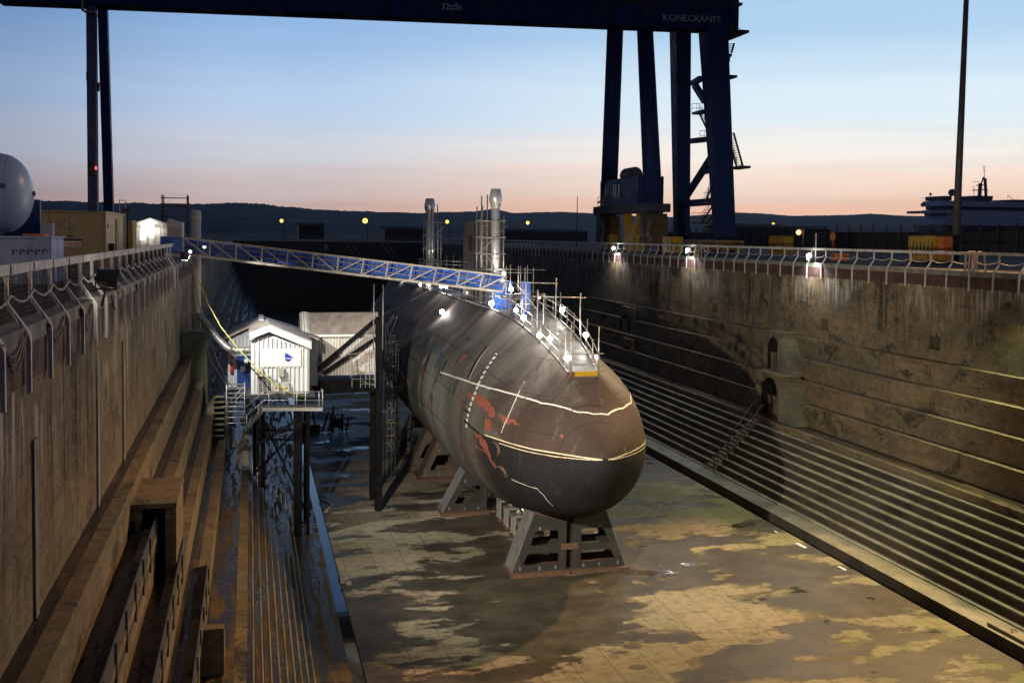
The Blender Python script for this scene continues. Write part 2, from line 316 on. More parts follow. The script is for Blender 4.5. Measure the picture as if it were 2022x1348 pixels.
def hull_mat():
    m, t, b = newmat('hull_paint')
    y = axis(t, 1); z = axis(t, 2)
    ring = noise(t, (.02, .55, .02), 5, .6); blot = noise(t, (.35, .35, .35), 7, .65, .4); fine = noise(t, (3, 3, 3), 7, .7)
    c = mixc(t, rampf(t, ring, .38, .62), (.155, .138, .124), (.068, .058, .054))
    c = mixc(t, math_(t, 'MULTIPLY', math_(t, 'MULTIPLY', rampf(t, y, 54, 60), rampf(t, z, 10.5, 8)), .6), c, (.18, .18, .155))
    c = mixc(t, math_(t, 'MULTIPLY', rampf(t, y, 78, 96), .6), c, (.12, .10, .09))
    brown = rampf(t, math_(t, 'ADD', math_(t, 'MULTIPLY', y, -.05), math_(t, 'MULTIPLY', blot, 1.2)), -2.0, -1.75)
    c = mixc(t, math_(t, 'MULTIPLY', brown, .85), c, (.062, .038, .031))
    top = math_(t, 'MULTIPLY', rampf(t, z, 9.3, 11.0), rampf(t, y, 58, 74))
    c = mixc(t, math_(t, 'MULTIPLY', top, .5), c, (.095, .07, .062))
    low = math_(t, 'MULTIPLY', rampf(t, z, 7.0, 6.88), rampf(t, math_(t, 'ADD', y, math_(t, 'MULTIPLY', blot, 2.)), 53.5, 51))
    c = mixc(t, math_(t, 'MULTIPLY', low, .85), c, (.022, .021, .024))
    rust = rampf(t, noise(t, (1.1, .9, .5), 8, .75, loc=(2, 9, 4)), .60, .70)
    c = mixc(t, math_(t, 'MULTIPLY', rust, .5), c, (.11, .045, .025))
    c = mixc(t, rampf(t, fine, .45, .8, 0, .55), c, (.035, .034, .033))
    streak = rampf(t, noise(t, (.9, 1.6, .06), 6, .7, loc=(6, 2, 2)), .56, .68)
    c = mixc(t, math_(t, 'MULTIPLY', streak, .4), c, (.20, .19, .165))
    g = N(t, 'ShaderNodeNewGeometry'); s_ = N(t, 'ShaderNodeSeparateXYZ'); t.links.new(g.outputs['Position'], s_.inputs[0])
    cb = N(t, 'ShaderNodeCombineXYZ'); t.links.new(s_.outputs[2], cb.inputs[0]); t.links.new(s_.outputs[1], cb.inputs[1])
    br = N(t, 'ShaderNodeTexBrick'); br.inputs['Scale'].default_value = 1; br.inputs['Brick Width'].default_value = 3.1; br.inputs['Row Height'].default_value = 1.9; br.inputs['Mortar Size'].default_value = .02
    br.inputs['Color1'].default_value = (1, 1, 1, 1); br.inputs['Color2'].default_value = (.82, .84, .84, 1); br.inputs['Mortar'].default_value = (.3, .28, .27, 1)
    t.links.new(cb.outputs[0], br.inputs['Vector']); c = mixc(t, .55, c, br.outputs['Color'], 'MULTIPLY')
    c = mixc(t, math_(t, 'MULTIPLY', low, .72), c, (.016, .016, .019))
    t.links.new(c, b.inputs['Base Color'])
    t.links.new(rampf(t, blot, .3, .7, .68, .9), b.inputs['Roughness']); b.inputs['Specular IOR Level'].default_value = .18
    bump(t, b, mixc(t, .5, mixc(t, .35, blot, fine), br.outputs['Color']), .4, .05)
    return m
def flaked(name, c1, keep):
    """old paint that has flaked: bare hull shows through as a darker scuff"""
    m, t, b = newmat(name); n = noise(t, (5, 5, 5), 7, .75)
    t.links.new(mixc(t, rampf(t, n, keep, keep+.08), c1, (.07, .05, .045)), b.inputs['Base Color']); b.inputs['Roughness'].default_value = .6; return m
STONE = stone('dock_stone'); TREAD = stone('ledge_stone', True); FLOOR = floor_mat(); HULL = hull_mat()
COPING = plain('coping_concrete', (.25, .23, .19), (.15, .14, .12), .85, scale=1.4, dirt=(.06, .055, .045))
BRICKRED = plain('old_brick_red', (.105, .040, .028), (.055, .030, .023), .85, scale=1.8, bmp=.4, dirt=(.03, .025, .02), amt=.8)
QUAY = plain('quay_concrete', (.10, .085, .07), (.06, .055, .05), .9, scale=.5); QUAY.node_tree.nodes['Principled BSDF'].inputs['Specular IOR Level'].default_value = .06
WHITE = plain('weathered_white_paint', (.58, .55, .50), (.44, .41, .37), .55, scale=4, dirt=(.20, .12, .07), amt=.45)
BARE_WHITE = plain('white_cladding', (.74, .75, .74), (.66, .67, .66), .5, scale=1.5, bmp=.05, dirt=(.45, .43, .38), amt=.35)
ROOF = plain('weathered_roof_sheet', (.42, .36, .31), (.26, .22, .19), .55, scale=1.2, dirt=(.13, .10, .08))
STEEL = plain('galvanised_steel', (.42, .40, .37), (.28, .27, .25), .5, .55, scale=5)
TRUSS = plain('truss_paint', (.44, .41, .37), (.34, .31, .28), .55, .2, scale=3, dirt=(.14, .09, .06))
BRIGHT = plain('bright_stainless_flue', (.80, .79, .77), (.68, .67, .66), .32, .45, scale=3, bmp=.03)
DARKSTEEL = plain('dark_grey_steel', (.055, .055, .055), (.035, .034, .034), .5, scale=3, dirt=(.09, .05, .03), amt=.4)
CRADLE = plain('cradle_grey_paint', (.034, .033, .032), (.022, .021, .021), .5, scale=2, dirt=(.11, .06, .035), amt=.4)
CRADLE_LIGHT = plain('cradle_flange_pale', (.17, .17, .165), (.11, .11, .108), .55, scale=2)
RUSTY = plain('rusty_steel', (.13, .06, .035), (.07, .045, .035), .8, scale=4, bmp=.4)
NAVY = plain('navy_crane_paint', (.015, .033, .135), (.011, .023, .09), .5, scale=1, bmp=.03, dirt=(.02, .018, .02), amt=.7); NAVY.node_tree.nodes['Principled BSDF'].inputs['Specular IOR Level'].default_value = .12
BLUELIGHT = plain('pale_blue_paint', (.34, .42, .66), (.26, .33, .55), .45, scale=2, dirt=(.15, .14, .16), amt=.4)
TANKW = plain('pale_blue_tank', (.34, .45, .60), (.27, .37, .52), .35, scale=1, bmp=.03)
BLUE = plain('blue_sheeting', (.02, .11, .55), (.015, .075, .40), .35, scale=3, bmp=.3)
DOORBLUE = plain('blue_door', (.015, .05, .24), None, .4, scale=2)
CREAM = plain('cream_cabin', (.46, .36, .18), (.40, .30, .15), .5, scale=1.2, bmp=.04, dirt=(.22, .15, .08), amt=.4)
YELLOW = plain('yellow_paint', (.46, .27, .012), (.33, .18, .012), .45, scale=2, dirt=(.12, .07, .03), amt=.5)
ORANGE = plain('orange_paint', (.62, .16, .03), None, .5)
BLACK = plain('black_plastic', (.012, .012, .013), None, .5, scale=3)
VOID = plain('dark_recess', (.006, .006, .007), None, .9, scale=1, bmp=0)
HOSE = plain('yellow_hose', (.62, .58, .16), None, .5, scale=3, bmp=0)
ROPE = plain('pale_rope', (.55, .52, .47), None, .7, scale=8)
GREENISH = plain('mossy_plinth', (.135, .135, .075), (.08, .085, .05), .8, scale=1.5)
WHITELINE = flaked('white_line_paint', (.80, .77, .70), .56)
CREAMLINE = flaked('cream_line_paint', (.80, .62, .42), .56)
PRIMER = flaked('red_primer', (.27, .075, .045), .53)
WOODY = plain('timber_board', (.46, .36, .23), (.33, .25, .16), .7, scale=3)
SIGNW = plain('sign_white', (.8, .8, .8), (.74, .74, .74), .45, scale=1, bmp=0)
SIGNBLUE = plain('sign_blue', (.015, .05, .42), (.015, .05, .40), .45, scale=1, bmp=0)
SIGNORANGE = plain('sign_orange', (.75, .16, .03), (.70, .15, .03), .5, scale=1, bmp=0)
LETTER = plain('pale_lettering', (.55, .55, .56), (.5, .5, .5), .5, scale=1, bmp=0)
RED = plain('red_paint', (.55, .03, .02), None, .4)
SHIPW = plain('ship_white', (.52, .56, .66), (.44, .48, .58), .5, scale=.2, bmp=0)
SHIPB = plain('ship_dark_blue', (.03, .045, .10), None, .5, scale=.2, bmp=0)
HILLM = plain('wooded_hill', (.028, .036, .040), (.018, .023, .028), .95, scale=.02, bmp=0)
HILLF = plain('far_hill', (.035, .042, .045), (.026, .032, .038), .95, scale=.01, bmp=0)
WATERM, t_, b_ = newmat('dock_water'); b_.inputs['Base Color'].default_value = (.012, .016, .02, 1); b_.inputs['Roughness'].default_value = .06
bump(t_, b_, noise(t_, (1.2, 3, 1), 4), .06, .03)
NETM = plain('rail_net', (.03, .03, .032), None, .8, scale=5)
W_LED = glow('white_lamp', (1, .97, .90), 60); W_WARM = glow('warm_lamp', (1, .62, .10), 3.2); W_SOD = glow('sodium_lamp', (1, .42, .10), 4.5); W_AMB = glow('amber_lamp', (1, .30, .04), 2.4); W_DIM = glow('lit_window', (1, .93, .8), 1.6); W_RED = glow('red_lamp', (1, .06, .05), 3)
def pt(name, loc, e, col=(1, .95, .86), r=.12, parent=None):
    l = bpy.data.lights.new(name, 'POINT'); l.energy = e; l.color = col; l.shadow_soft_size = r
    o = bpy.data.objects.new(name, l); COL.objects.link(o); o.location = Vector(loc)-wl(parent); o.parent = parent; return o
def spot(name, loc, tgt, e, ang, col, r=.2, blend=.5, parent=None):
    l = bpy.data.lights.new(name, 'SPOT'); l.energy = e; l.color = col; l.shadow_soft_size = r; l.spot_size = R(ang); l.spot_blend = blend
    o = bpy.data.objects.new(name, l); COL.objects.link(o); d = Vector(tgt)-Vector(loc)
    o.rotation_euler = d.to_track_quat('-Z', 'Y').to_euler(); o.location = Vector(loc)-wl(parent); o.parent = parent; return o
# ================================================================ SETTING
QZ = 15.3; WLX = -3.86; WRX = 40.2; YN = -30.0; YF = 236.0
LIPL = [(-3.28, 9.9), (-2.64, 8.55), (-2.03, 7.2), (-1.40, 5.8), (-.19, 4.35)]
LIPR = [(39.55, 9.8), (38.9, 8.35), (38.25, 6.9), (37.6, 5.45), (36.1, 4.0)]
def ground():
    m = MB(); far = 9000
    m.quad((-far, -400, QZ), (WLX-.45, -400, QZ), (WLX-.45, far, QZ), (-far, far, QZ))
    m.quad((WRX+.45, -400, QZ), (far, -400, QZ), (far, far, QZ), (WRX+.45, far, QZ))
    m.quad((WLX-.45, YF+.5, QZ), (WRX+.45, YF+.5, QZ), (WRX+.45, far, QZ), (WLX-.45, far, QZ))
    tag(m.build('quay_ground', QUAY), kind='structure')
    f = MB(); n = 1
    f.quad((4.28, YN, 0), (30.25, YN, 0), (30.25, YF, 0), (4.28, YF, 0))
    tag(f.build('dock_floor', FLOOR), kind='structure')
    g = MB(); g.quad((3.7, YN, -.12), (4.28, YN, -.12), (4.28, YF, -.12), (3.7, YF, -.12)); g.quad((30.25, YN, -.3), (31.0, YN, -.3), (31.0, YF, -.3), (30.25, YF, -.3))
    tag(g.build('gutter_water', WATERM), kind='structure')
ground()
# arches cut in the right wall: (px, py of the foot centre, half width, height, ledge index)
def wall_side(name, label, X0, sg, lips, steps, apron, gut, holes):
    t = thing(name, label, 'dock wall', (X0, 60, 0))
    m = MB(); zb, zt = lips[0][1], 14.35
    # wall face with square sump openings left as real holes
    ys = sorted(set([YN, YF]+[v for h in holes for v in (h[0]-h[2], h[0]+h[2])]))
    for a, b in zip(ys, ys[1:]):
        h = [h for h in holes if h[0]-h[2] <= a+1e-6 and h[0]+h[2] >= b-1e-6]
        if h:
            h = h[0]; m.quad((X0, a, zb), (X0, b, zb), (X0, b, h[1]), (X0, a, h[1]))
            if h[4]:
                n_ = 8; arc = [((a+b)/2+h[2]*math.cos(math.pi*k/n_), h[3]-h[2]+h[2]*math.sin(math.pi*k/n_)) for k in range(n_+1)][::-1]
                for (y0, z0), (y1, z1) in zip(arc, arc[1:]): m.quad((X0, y0, z0), (X0, y1, z1), (X0, y1, zt), (X0, y0, zt))
            else: m.quad((X0, a, h[3]), (X0, b, h[3]), (X0, b, zt), (X0, a, zt))
        else: m.quad((X0, a, zb), (X0, b, zb), (X0, b, zt), (X0, a, zt))
    m.build('wall_face', STONE, t)
    for h in holes:
        k = MB(); d = -sg*.9; a, b = h[0]-h[2], h[0]+h[2]
        k.quad((X0, a, h[1]), (X0+d, a, h[1]), (X0+d, a, h[3]), (X0, a, h[3])); k.quad((X0, b, h[1]), (X0+d, b, h[1]), (X0+d, b, h[3]), (X0, b, h[3]))
        k.quad((X0+d, a, h[1]), (X0+d, b, h[1]), (X0+d, b, h[3]), (X0+d, a, h[3])); k.quad((X0, a, h[1]), (X0+d, a, h[1]), (X0+d, b, h[1]), (X0, b, h[1])); k.quad((X0, a, h[3]), (X0+d, a, h[3]), (X0+d, b, h[3]), (X0, b, h[3]))
        k.build('recess', STONE, t)
    c = MB(); x0, x1 = sorted((X0-sg*.45, X0+sg*.05)); c.box(x0, YN, 14.99, x1, YF, QZ+.012); c.build('coping', COPING, t, .02)
    c = MB(); x0, x1 = sorted((X0-sg*.40, X0+sg*.02)); c.box(x0, YN, 14.30, x1, YF, 14.99); c.build('brick_band', BRICKRED, t)
    px_, pz = X0, zb; prev = X0
    for i, (x, z) in enumerate(lips):
        nz_ = lips[i+1][1] if i+1 < len(lips) else steps[0][1]
        m = MB(); m.quad((prev, YN, z), (x, YN, z), (x, YF, z), (prev, YF, z)); m.build('ledge', TREAD, t)
        m = MB(); m.quad((x, YN, nz_), (x, YF, nz_), (x, YF, z), (x, YN, z))
        m.quad((x+sg*.07, YN, z-.22), (x+sg*.07, YF, z-.22), (x+sg*.07, YF, z+.004), (x+sg*.07, YN, z+.004)); m.quad((x, YN, z-.22), (x+sg*.07, YN, z-.22), (x+sg*.07, YF, z-.22), (x, YF, z-.22)); m.quad((x-sg*.3, YN, z+.004), (x+sg*.07, YN, z+.004), (x+sg*.07, YF, z+.004), (x-sg*.3, YF, z+.004))
        m.build('ledge_riser', STONE, t); prev = x
    for i, (x, z) in enumerate(steps):
        nz_ = steps[i+1][1] if i+1 < len(steps) else apron[1]
        m = MB(); m.quad((prev, YN, z), (x, YN, z), (x, YF, z), (prev, YF, z))
        if sg < 0: k = MB(); k.quad((x, YN, nz_), (x, YF, nz_), (x, YF, z-.07), (x, YN, z-.07)); k.build('step_riser', ALGAE_SHADE, t); m.quad((x, YN, z-.07), (x, YF, z-.07), (x, YF, z), (x, YN, z))
        else:
            k = MB(); k.box(x-.035, YN, z-.06, x+.012, YF, z+.02); k.build('step_nosing', STEPR, t)
            k = MB(); k.quad((prev, YN, z+.004), (prev+.05, YN, z+.004), (prev+.05, YF, z+.004), (prev, YF, z+.004)); k.build('step_crease', VOID, t)  # dark crease painted along the back of each tread, parting the steps
            k = MB(); k.quad((x, YN, nz_), (x, YF, nz_), (x, YF, z), (x, YN, z)); k.build('step_riser', STONE, t)
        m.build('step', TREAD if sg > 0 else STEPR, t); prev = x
    APR = TREAD if sg > 0 else APRON
    m = MB(); m.quad((prev, YN, apron[1]), (apron[0], YN, apron[1]), (apron[0], YF, apron[1]), (prev, YF, apron[1])); m.build('apron', APR, t); m = MB(); m.quad((apron[0], YN, -.5), (apron[0], YF, -.5), (apron[0], YF, apron[1]), (apron[0], YN, apron[1])); m.build('apron_riser', ALGAE_SHADE, t)
    m = MB(); m.quad((gut, YN, -.5), (gut, YF, -.5), (gut, YF, 0), (gut, YN, 0)); m.build('gutter_lip', STONE, t)
    return t
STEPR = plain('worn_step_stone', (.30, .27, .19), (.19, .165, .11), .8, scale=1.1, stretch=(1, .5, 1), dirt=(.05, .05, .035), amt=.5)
ALGAE_SHADE = plain('shaded_algae_riser', (.075, .058, .036), (.034, .032, .022), .85, scale=.6, stretch=(1, .6, 1), dirt=(.012, .013, .010), amt=.8)  # algae tone, darkened further to put the risers' shade into the colour
APRON = plain('apron_stone', (.20, .19, .13), (.11, .11, .07), .6, scale=.5, dirt=(.05, .05, .04), amt=.6)
def hy(x, y, X): return px(x, y, X=X)
def arch(x, yt, yb, halfw, X):   # foot and crown measured on the face
    p = px(x, yb, X=X); q = px(x, yt, X=X); return (p[1], p[2], halfw, q[2], True)
holesR = []
for x, y0, y1, hw, ar in ((1510, 590, 649, .62, True), (1628, 630, 652, .55, False), (1845, 664, 690, .55, False), (1411, 600, 618, .55, False), (1304, 580, 598, .6, False)):
    p = px(x, y1, X=WRX); q = px(x, y0, X=WRX); holesR.append((p[1], max(p[2], 9.8), hw, q[2], ar))
stepsL = [(-.19+.28*(i+1), 4.35-.45*(i+1)) for i in range(9)]; stepsR = [(36.1-.42*(i+1), 4.0-.41*(i+1)) for i in range(9)]
wallL = wall_side('dock_wall', 'near stained concrete dock wall below the cream cabin, stepping down to the floor on the left', WLX, 1, LIPL, stepsL, (3.7, .22), 4.28, [])
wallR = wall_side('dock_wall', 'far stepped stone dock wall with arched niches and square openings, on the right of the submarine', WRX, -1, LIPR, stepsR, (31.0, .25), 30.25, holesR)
# grey drain pipes let into the near wall
for i, (x, y, z0, z1, wd) in enumerate(((66, 900, 9.9, 13.2, .16), (191, 800, 9.9, 13.9, .14), (243, 800, 9.9, 13.6, .24))):
    p = px(x, y, X=WLX)
    m = MB(); m.box(WLX, p[1]-wd, z0, WLX+.05, p[1]+wd, z1); m.build('grout_strip', COPING, wallL)
# buttress blocks with arched stair heads on the far wall
def buttress(xpx, ytop, ybot, X, depth, halfw, ah, flights, label):
    p = px(xpx, ybot, X=X); q = px(xpx, ytop, X=X); y0, zb, zt = p[1], p[2], q[2]
    t = thing('stair_buttress', label, 'stone buttress', (X, y0, zb), 'stone stair heads on the far wall')
    aw = halfw*.55; m = MB(); a, b = y0-halfw, y0+halfw
    az = zb+ah
    def face(ya, yb_, za, zb_): m.quad((X, ya, za), (X, yb_, za), (X, yb_, zb_), (X, ya, zb_))
    face(a, y0-aw, zb, zt); face(y0+aw, b, zb, zt)
    n_ = 8; arc = [(y0-aw*math.cos(math.pi*k/n_), az-aw+aw*math.sin(math.pi*k/n_)) for k in range(n_+1)]
    for (ya, za), (yb_, zb_) in zip(arc, arc[1:]): m.quad((X, ya, za), (X, yb_, zb_), (X, yb_, zt), (X, ya, zt))
    for yy in (a, b): m.quad((X, yy, zb), (X+depth, yy, zb), (X+depth, yy, zt), (X, yy, zt))
    m.quad((X-.03, a-.03, zt), (X+depth, a-.03, zt), (X+depth, b+.03, zt), (X-.03, b+.03, zt)); m.quad((X-.03, a-.03, zt-.14), (X-.03, b+.03, zt-.14), (X-.03, b+.03, zt), (X-.03, a-.03, zt))
    m.build('block', STONE, t)
    k = MB(); d = depth*.9
    for yy in (y0-aw, y0+aw): k.quad((X, yy, zb), (X+d, yy, zb), (X+d, yy, az-aw), (X, yy, az-aw))
    k.quad((X+d, y0-aw, zb), (X+d, y0+aw, zb), (X+d, y0+aw, az), (X+d, y0-aw, az))
    for (ya, za), (yb_, zb_) in zip(arc, arc[1:]): k.quad((X, ya, za), (X+d, ya, za), (X+d, yb_, zb_), (X, yb_, zb_))
    k.build('arch_recess', VOID, t)
    if flights:
        for i in range(flights):
            s_ = MB(); hz = (zt-zb)*(1-(i+1)/(flights+1)); s_.box(X-.42, a-.32*(i+1), zb, X+depth, a-.32*i, zb+hz); s_.build('stair_step', APRON, t)
buttress(1525, 655, 733, 38.6, 1.5, 1.5, 2.6, 7, 'stone stair block with narrow arched doorway and steps, in the middle of the far wall')
buttress(1518, 736, 822, 37.0, 1.3, 2.2, 2.9, 7, 'wide low stone block with a broad dark arch above the long stone steps')
buttress(1234, 605, 660, 38.9, 1.2, 1.6, 2.2, 0, 'distant arched stone block on the far wall behind the foredeck railing')
buttress(1238, 668, 722, 37.9, 1.0, 1.5, 2.0, 0, 'distant lower stone block with dark arch beside the submarine nose')
# stair cut and handrail in the long steps on the right
t = thing('stair_handrail', 'black steel handrail running down the long stone steps on the right', 'handrail', px(1410, 925, X=32.4))
a0 = px(1410, 920, X=32.3); a1 = px(1484, 826, X=36.0); m = MB()
for dy in (0, -1.3):
    p0 = (32.3, a0[1]+dy, 1.3); p1 = (36.2, a1[1]+dy, 5.0); m.tube([p0, p1], .035, 6)
    for f in (0, .33, .66, 1):
        q = Vector(p0).lerp(Vector(p1), f); m.tube([q, q-Vector((0, 0, 1.0))], .03, 6)
m.build('rails', DARKSTEEL, t)
m = MB()
for i in range(18):
    f = i/17; x = 32.2+f*3.9; m.box(x, a1[1]-1.25, .25, x+.25, a1[1]-.05, .35+f*3.68)
m.build('flight', STEPR, t)
# stair head and dark doorway on the near ledges, with steel channel plates
p = px(300, 852, Z=9.1)
t = thing('ledge_stairwell', 'dark doorway block cut through the ledges of the near wall', 'stairwell', (-2.9, 33, 7))
Y0s = px(300, 865, X=-2.7)[1]
m = MB(); zt = 9.35
m.box(-3.27, Y0s, 5.81, -2.98, Y0s+3.2, zt-.14); m.box(-2.36, Y0s, 5.81, -2.06, Y0s+3.2, zt-.14); m.box(-3.3, Y0s-.05, zt-.14, -2.04, Y0s+3.2, zt); m.box(-2.98, Y0s+3.0, 5.81, -2.36, Y0s+3.2, zt-.14)
m.build('block', STONE, t)
m = MB(); m.box(-2.975, Y0s+.6, 5.82, -2.365, Y0s+2.98, zt-.16); m.build('doorway', VOID, t)
for i, (x, ya, yb, z, h) in enumerate(((-2.62, 19, 32.5, 8.55, .42), (-2.01, 22, 33.5, 7.2, .40), (-1.38, 25, 36, 5.8, .38))):
    t = thing('channel_plate', ('upper', 'middle', 'lower')[i]+' grey steel channel plate along a wet ledge of the near wall', 'steel plate', (x, ya, z), 'channel plates on the near ledges')
    m = MB(); m.box(x, ya, z-.5, x+.03, yb, z+h); m.build('plate', plain('galvanised_plate', (.16, .16, .165), (.10, .10, .105), .35, .5, scale=3) if i == 0 else bpy.data.materials['galvanised_plate'], t)
    m = MB()
    for k in range(int((yb-ya)/1.8)): m.box(x+.032, ya+.4+k*1.8, z-.5, x+.075, ya+.48+k*1.8, z+h-.02)
    m.each('stiffener', bpy.data.materials['galvanised_plate'], t)
# little dark ladders set in the near ledges
for i, (x, y0, y1, zz) in enumerate(((398, 1120, 1048, 5.8),)):
    p = px(x, y0, X=-1.36)
    t = thing('ledge_ladder', 'short dark flight of steps let into the near ledge', 'steps', (-1.36, p[1], 4.35))
    for k in range(5):
        m = MB(); m.box(-1.395, p[1]+k*.38, 4.36, -.75, p[1]+.38+k*.38, 4.36+.27*(5-k)); m.build('stair_step', STONE, t)
# ---- dock head far away
t = thing('dock_gate', 'dark steel gate closing the far end of the dock, railing along its top', 'dock gate', (18, YF, 0))
m = MB(); m.box(WLX-.5, YF, -.5, WRX+.5, YF+3, 15.28); m.build('gate', DARKSTEEL, t)
m = MB()
for z in (16.3, 15.8): m.tube([(WLX, YF+.1, z), (WRX, YF+.1, z)], .05, 6)
for i in range(22): m.tube([(WLX+2*i+.3, YF+.1, 15.28), (WLX+2*i+.3, YF+.1, 16.3)], .05, 6)
m.build('railing', STEEL, t)
lettering('lettering', 'R', 2.2, LETTER, t, (15.8, YF-.02, 13.2), (1, 0, 0), (0, 0, 1), .03)
m = MB(); 
for xx in (20, 28):
    m.bar((xx, YF-1, 15.9), (xx+4, YF-1, 10.5), .12, .12); m.bar((xx+1, YF-1, 16.2), (xx+5, YF-1, 10.8), .12, .12)
m.each('access_ladder', STEEL, t)
# ---- railings
def railing(label, X0, sg, ys, group):
    t = thing('quay_railing', label, 'railing', (X0, ys[0], QZ))
    prev = None; base = None
    for i, y in enumerate(ys):
        if base is None:
            m = MB(); a = X0-sg*.26
            pts = [(a, 16.33), (a, 15.72), (X0+sg*.10, 15.18), (X0+sg*.10, 14.15)]
            for (xa, za), (xb, zb) in zip(pts, pts[1:]): m.bar((xa, y, za), (xb, y, zb), .10, .07, up=(1, 0, 0))
            m.box(min(a, a+sg*.05)-.04, y-.09, 16.22, max(a, a+sg*.05)+.06, y+.09, 16.40)
            base = m.build('post', WHITE, t)
        else:
            c = base.copy(); COL.objects.link(c); c.parent = t; c.location = (0, y-ys[0], 0)
    m = MB(); a = X0-sg*.20; m.bar((a, ys[0]-2, 16.30), (a, ys[-1]+1, 16.30), .06, .15); m.bar((a-sg*.03, ys[0]-2, 16.385), (a-sg*.03, ys[-1]+1, 16.385), .12, .025); m.build('handrail', WHITE, t)
    m = MB(); a = X0-sg*.18
    for y0, y1 in zip([ys[0]-2]+ys, ys):
        m.tube([(a, y0+(y1-y0)*k/8, 15.86-.16*math.sin(math.pi*k/8)+random.uniform(-.01, .01)) for k in range(9)], .022, 5, cap=False)
    m.build('chain', ROPE, t)
    return t
railL = railing('white railing of bent posts along the near quay edge, on the left', WLX, 1, [13.6+2*i for i in range(23)], None)
railR = railing('long white railing of bent posts along the far quay edge, on the right', WRX, -1, [43.5+2*i for i in range(96)], None)
m = MB()
for i in range(20):
    y = 15.7+2*i
    for k in range(1, 10):
        z = 15.35+.09*k; m.bar((WLX-.32, y-.95, z), (WLX-.32, y+.95, z), .012, .012)
    for k in range(1, 14): m.bar((WLX-.32, y-.95+k*.14, 15.32), (WLX-.32, y-.95+k*.14, 16.2), .012, .012)
m.build('mesh_panel', NETM, railL)
m = MB()
for y in (px(1380, 480, X=WRX)[1], px(1915, 500, X=WRX)[1]):
    pass
# ---- hills
def hill(name, pts, D, mat, hb, tree, seed, step=6):
    random.seed(seed); xs = np.arange(pts[0][0], pts[-1][0], step); m = MB(); rows = []
    xp = [p[0] for p in pts]; yp = [p[1] for p in pts]
    for x in xs:
        y0_ = float(np.interp(x, xp, yp)); y = y0_+(mnoise.noise((x*.02, seed, 0))*3+mnoise.noise((x*.13, seed, 3))*1.4)*tree+max(0, mnoise.noise((x*.4, seed, 5)))*2.8*tree+max(0, mnoise.noise((x*1.1, seed, 15)))*2.0*tree
        p = Vector(px(x, y, Y=1)); d = Vector((p.x, p.y, 0)); el = (p.z-17)/d.length; d.normalize()
        p0 = Vector(px(x, y0_+2, Y=1)); el0 = (p0.z-17)/Vector((p0.x, p0.y, 0)).length
        row = []
        for f, k in ((.62, 0.), (.72, .35), (.84, .68), (.93, .9), (1, 1.), (1.0008, .985), (1.1, .7), (1.3, .0)):
            jit = 0 if k in (0, 1.) else mnoise.noise((x*.012, f*4, seed))*.03
            z = hb+(17+(el if k > .95 else el0)*D-hb)*(k+jit); q = d*D*f; row.append((q.x, q.y, z))
        rows.append(row)
    for a, b in zip(rows, rows[1:]):
        for i in range(len(a)-1): m.quad(a[i], b[i], b[i+1], a[i+1], sm=True)
    tag(m.build(name, mat), kind='structure')
hill('hills', [(-120, 392), (60, 398), (120, 396), (200, 399), (300, 402), (400, 402), (480, 399), (560, 408), (650, 414), (760, 419), (900, 424), (1050, 433), (1180, 440), (1260, 447)], 2600, HILLM, 10, 1., 3, 2.2)
hill('hills', [(560, 425), (700, 418), (850, 420), (940, 417), (962, 414), (975, 411), (990, 415), (1010, 420), (1110, 418), (1170, 421), (1250, 426), (1330, 428), (1450, 419), (1520, 422), (1560, 426), (1640, 425), (1720, 422), (1800, 426), (1900, 430), (2200, 440)], 7000, HILLF, 10, .45, 11, 4)
hill('hills', [(1180, 452), (1300, 444), (1420, 440), (1480, 436), (1560, 438), (1640, 433), (1700, 438), (1800, 436), (1900, 446), (2200, 450)], 3600, HILLM, 10, .9, 23, 3)
random.seed(5)
# ================================================================ SUBMARINE
XC, NY0 = 15.65, 44.3
def S_(Y): return math.sqrt(max(Y-NY0, 0))
TW = [(0, 0), (S_(44.9), 1.15), (S_(45.7), 2.0), (S_(46.9), 2.9), (S_(49), 3.75), (S_(53), 4.65), (S_(58), 4.9), (S_(64), 4.92), (S_(84), 4.92), (S_(92), 4.75), (S_(104), 4.0), (S_(116), 2.8), (S_(128), .6)]
TT = [(0, 6.9), (S_(44.9), 7.8), (S_(46.3), 8.9), (S_(49), 10.2), (S_(53), 11.2), (S_(58), 11.75), (S_(64), 11.9), (S_(84), 12.1), (S_(92), 12.1), (S_(104), 11.6), (S_(116), 10.3), (S_(128), 8.6)]
TB = [(0, 6.9), (S_(44.9), 5.5), (S_(45.7), 4.75), (S_(46.9), 3.75), (S_(49), 2.95), (S_(53), 2.2), (S_(58), 1.75), (S_(64), 1.7), (S_(84), 1.7), (S_(92), 2.5), (S_(104), 4.4), (S_(116), 6), (S_(128), 7.6)]
def pchip(tab):
    x = np.array([a[0] for a in tab], float); v = np.array([a[1] for a in tab], float); h = np.diff(x); d = np.diff(v)/h; m = np.zeros(len(x)); m[0] = d[0]; m[-1] = d[-1]
    for i in range(1, len(x)-1):
        if d[i-1]*d[i] > 0:
            w1 = 2*h[i]+h[i-1]; w2 = h[i]+2*h[i-1]; m[i] = (w1+w2)/(w1/d[i-1]+w2/d[i])
    def f(q):
        i = min(max(int(np.searchsorted(x, q))-1, 0), len(h)-1); t = (q-x[i])/h[i]
        return float((2*t**3-3*t**2+1)*v[i]+(t**3-2*t**2+t)*h[i]*m[i]+(-2*t**3+3*t**2)*v[i+1]+(t**3-t**2)*h[i]*m[i+1])
    return f
fW, fT, fB = pchip(TW), pchip(TT), pchip(TB)
def sec(Y):
    s = S_(Y); return fW(s), (fT(s)+fB(s))/2, (fT(s)-fB(s))/2
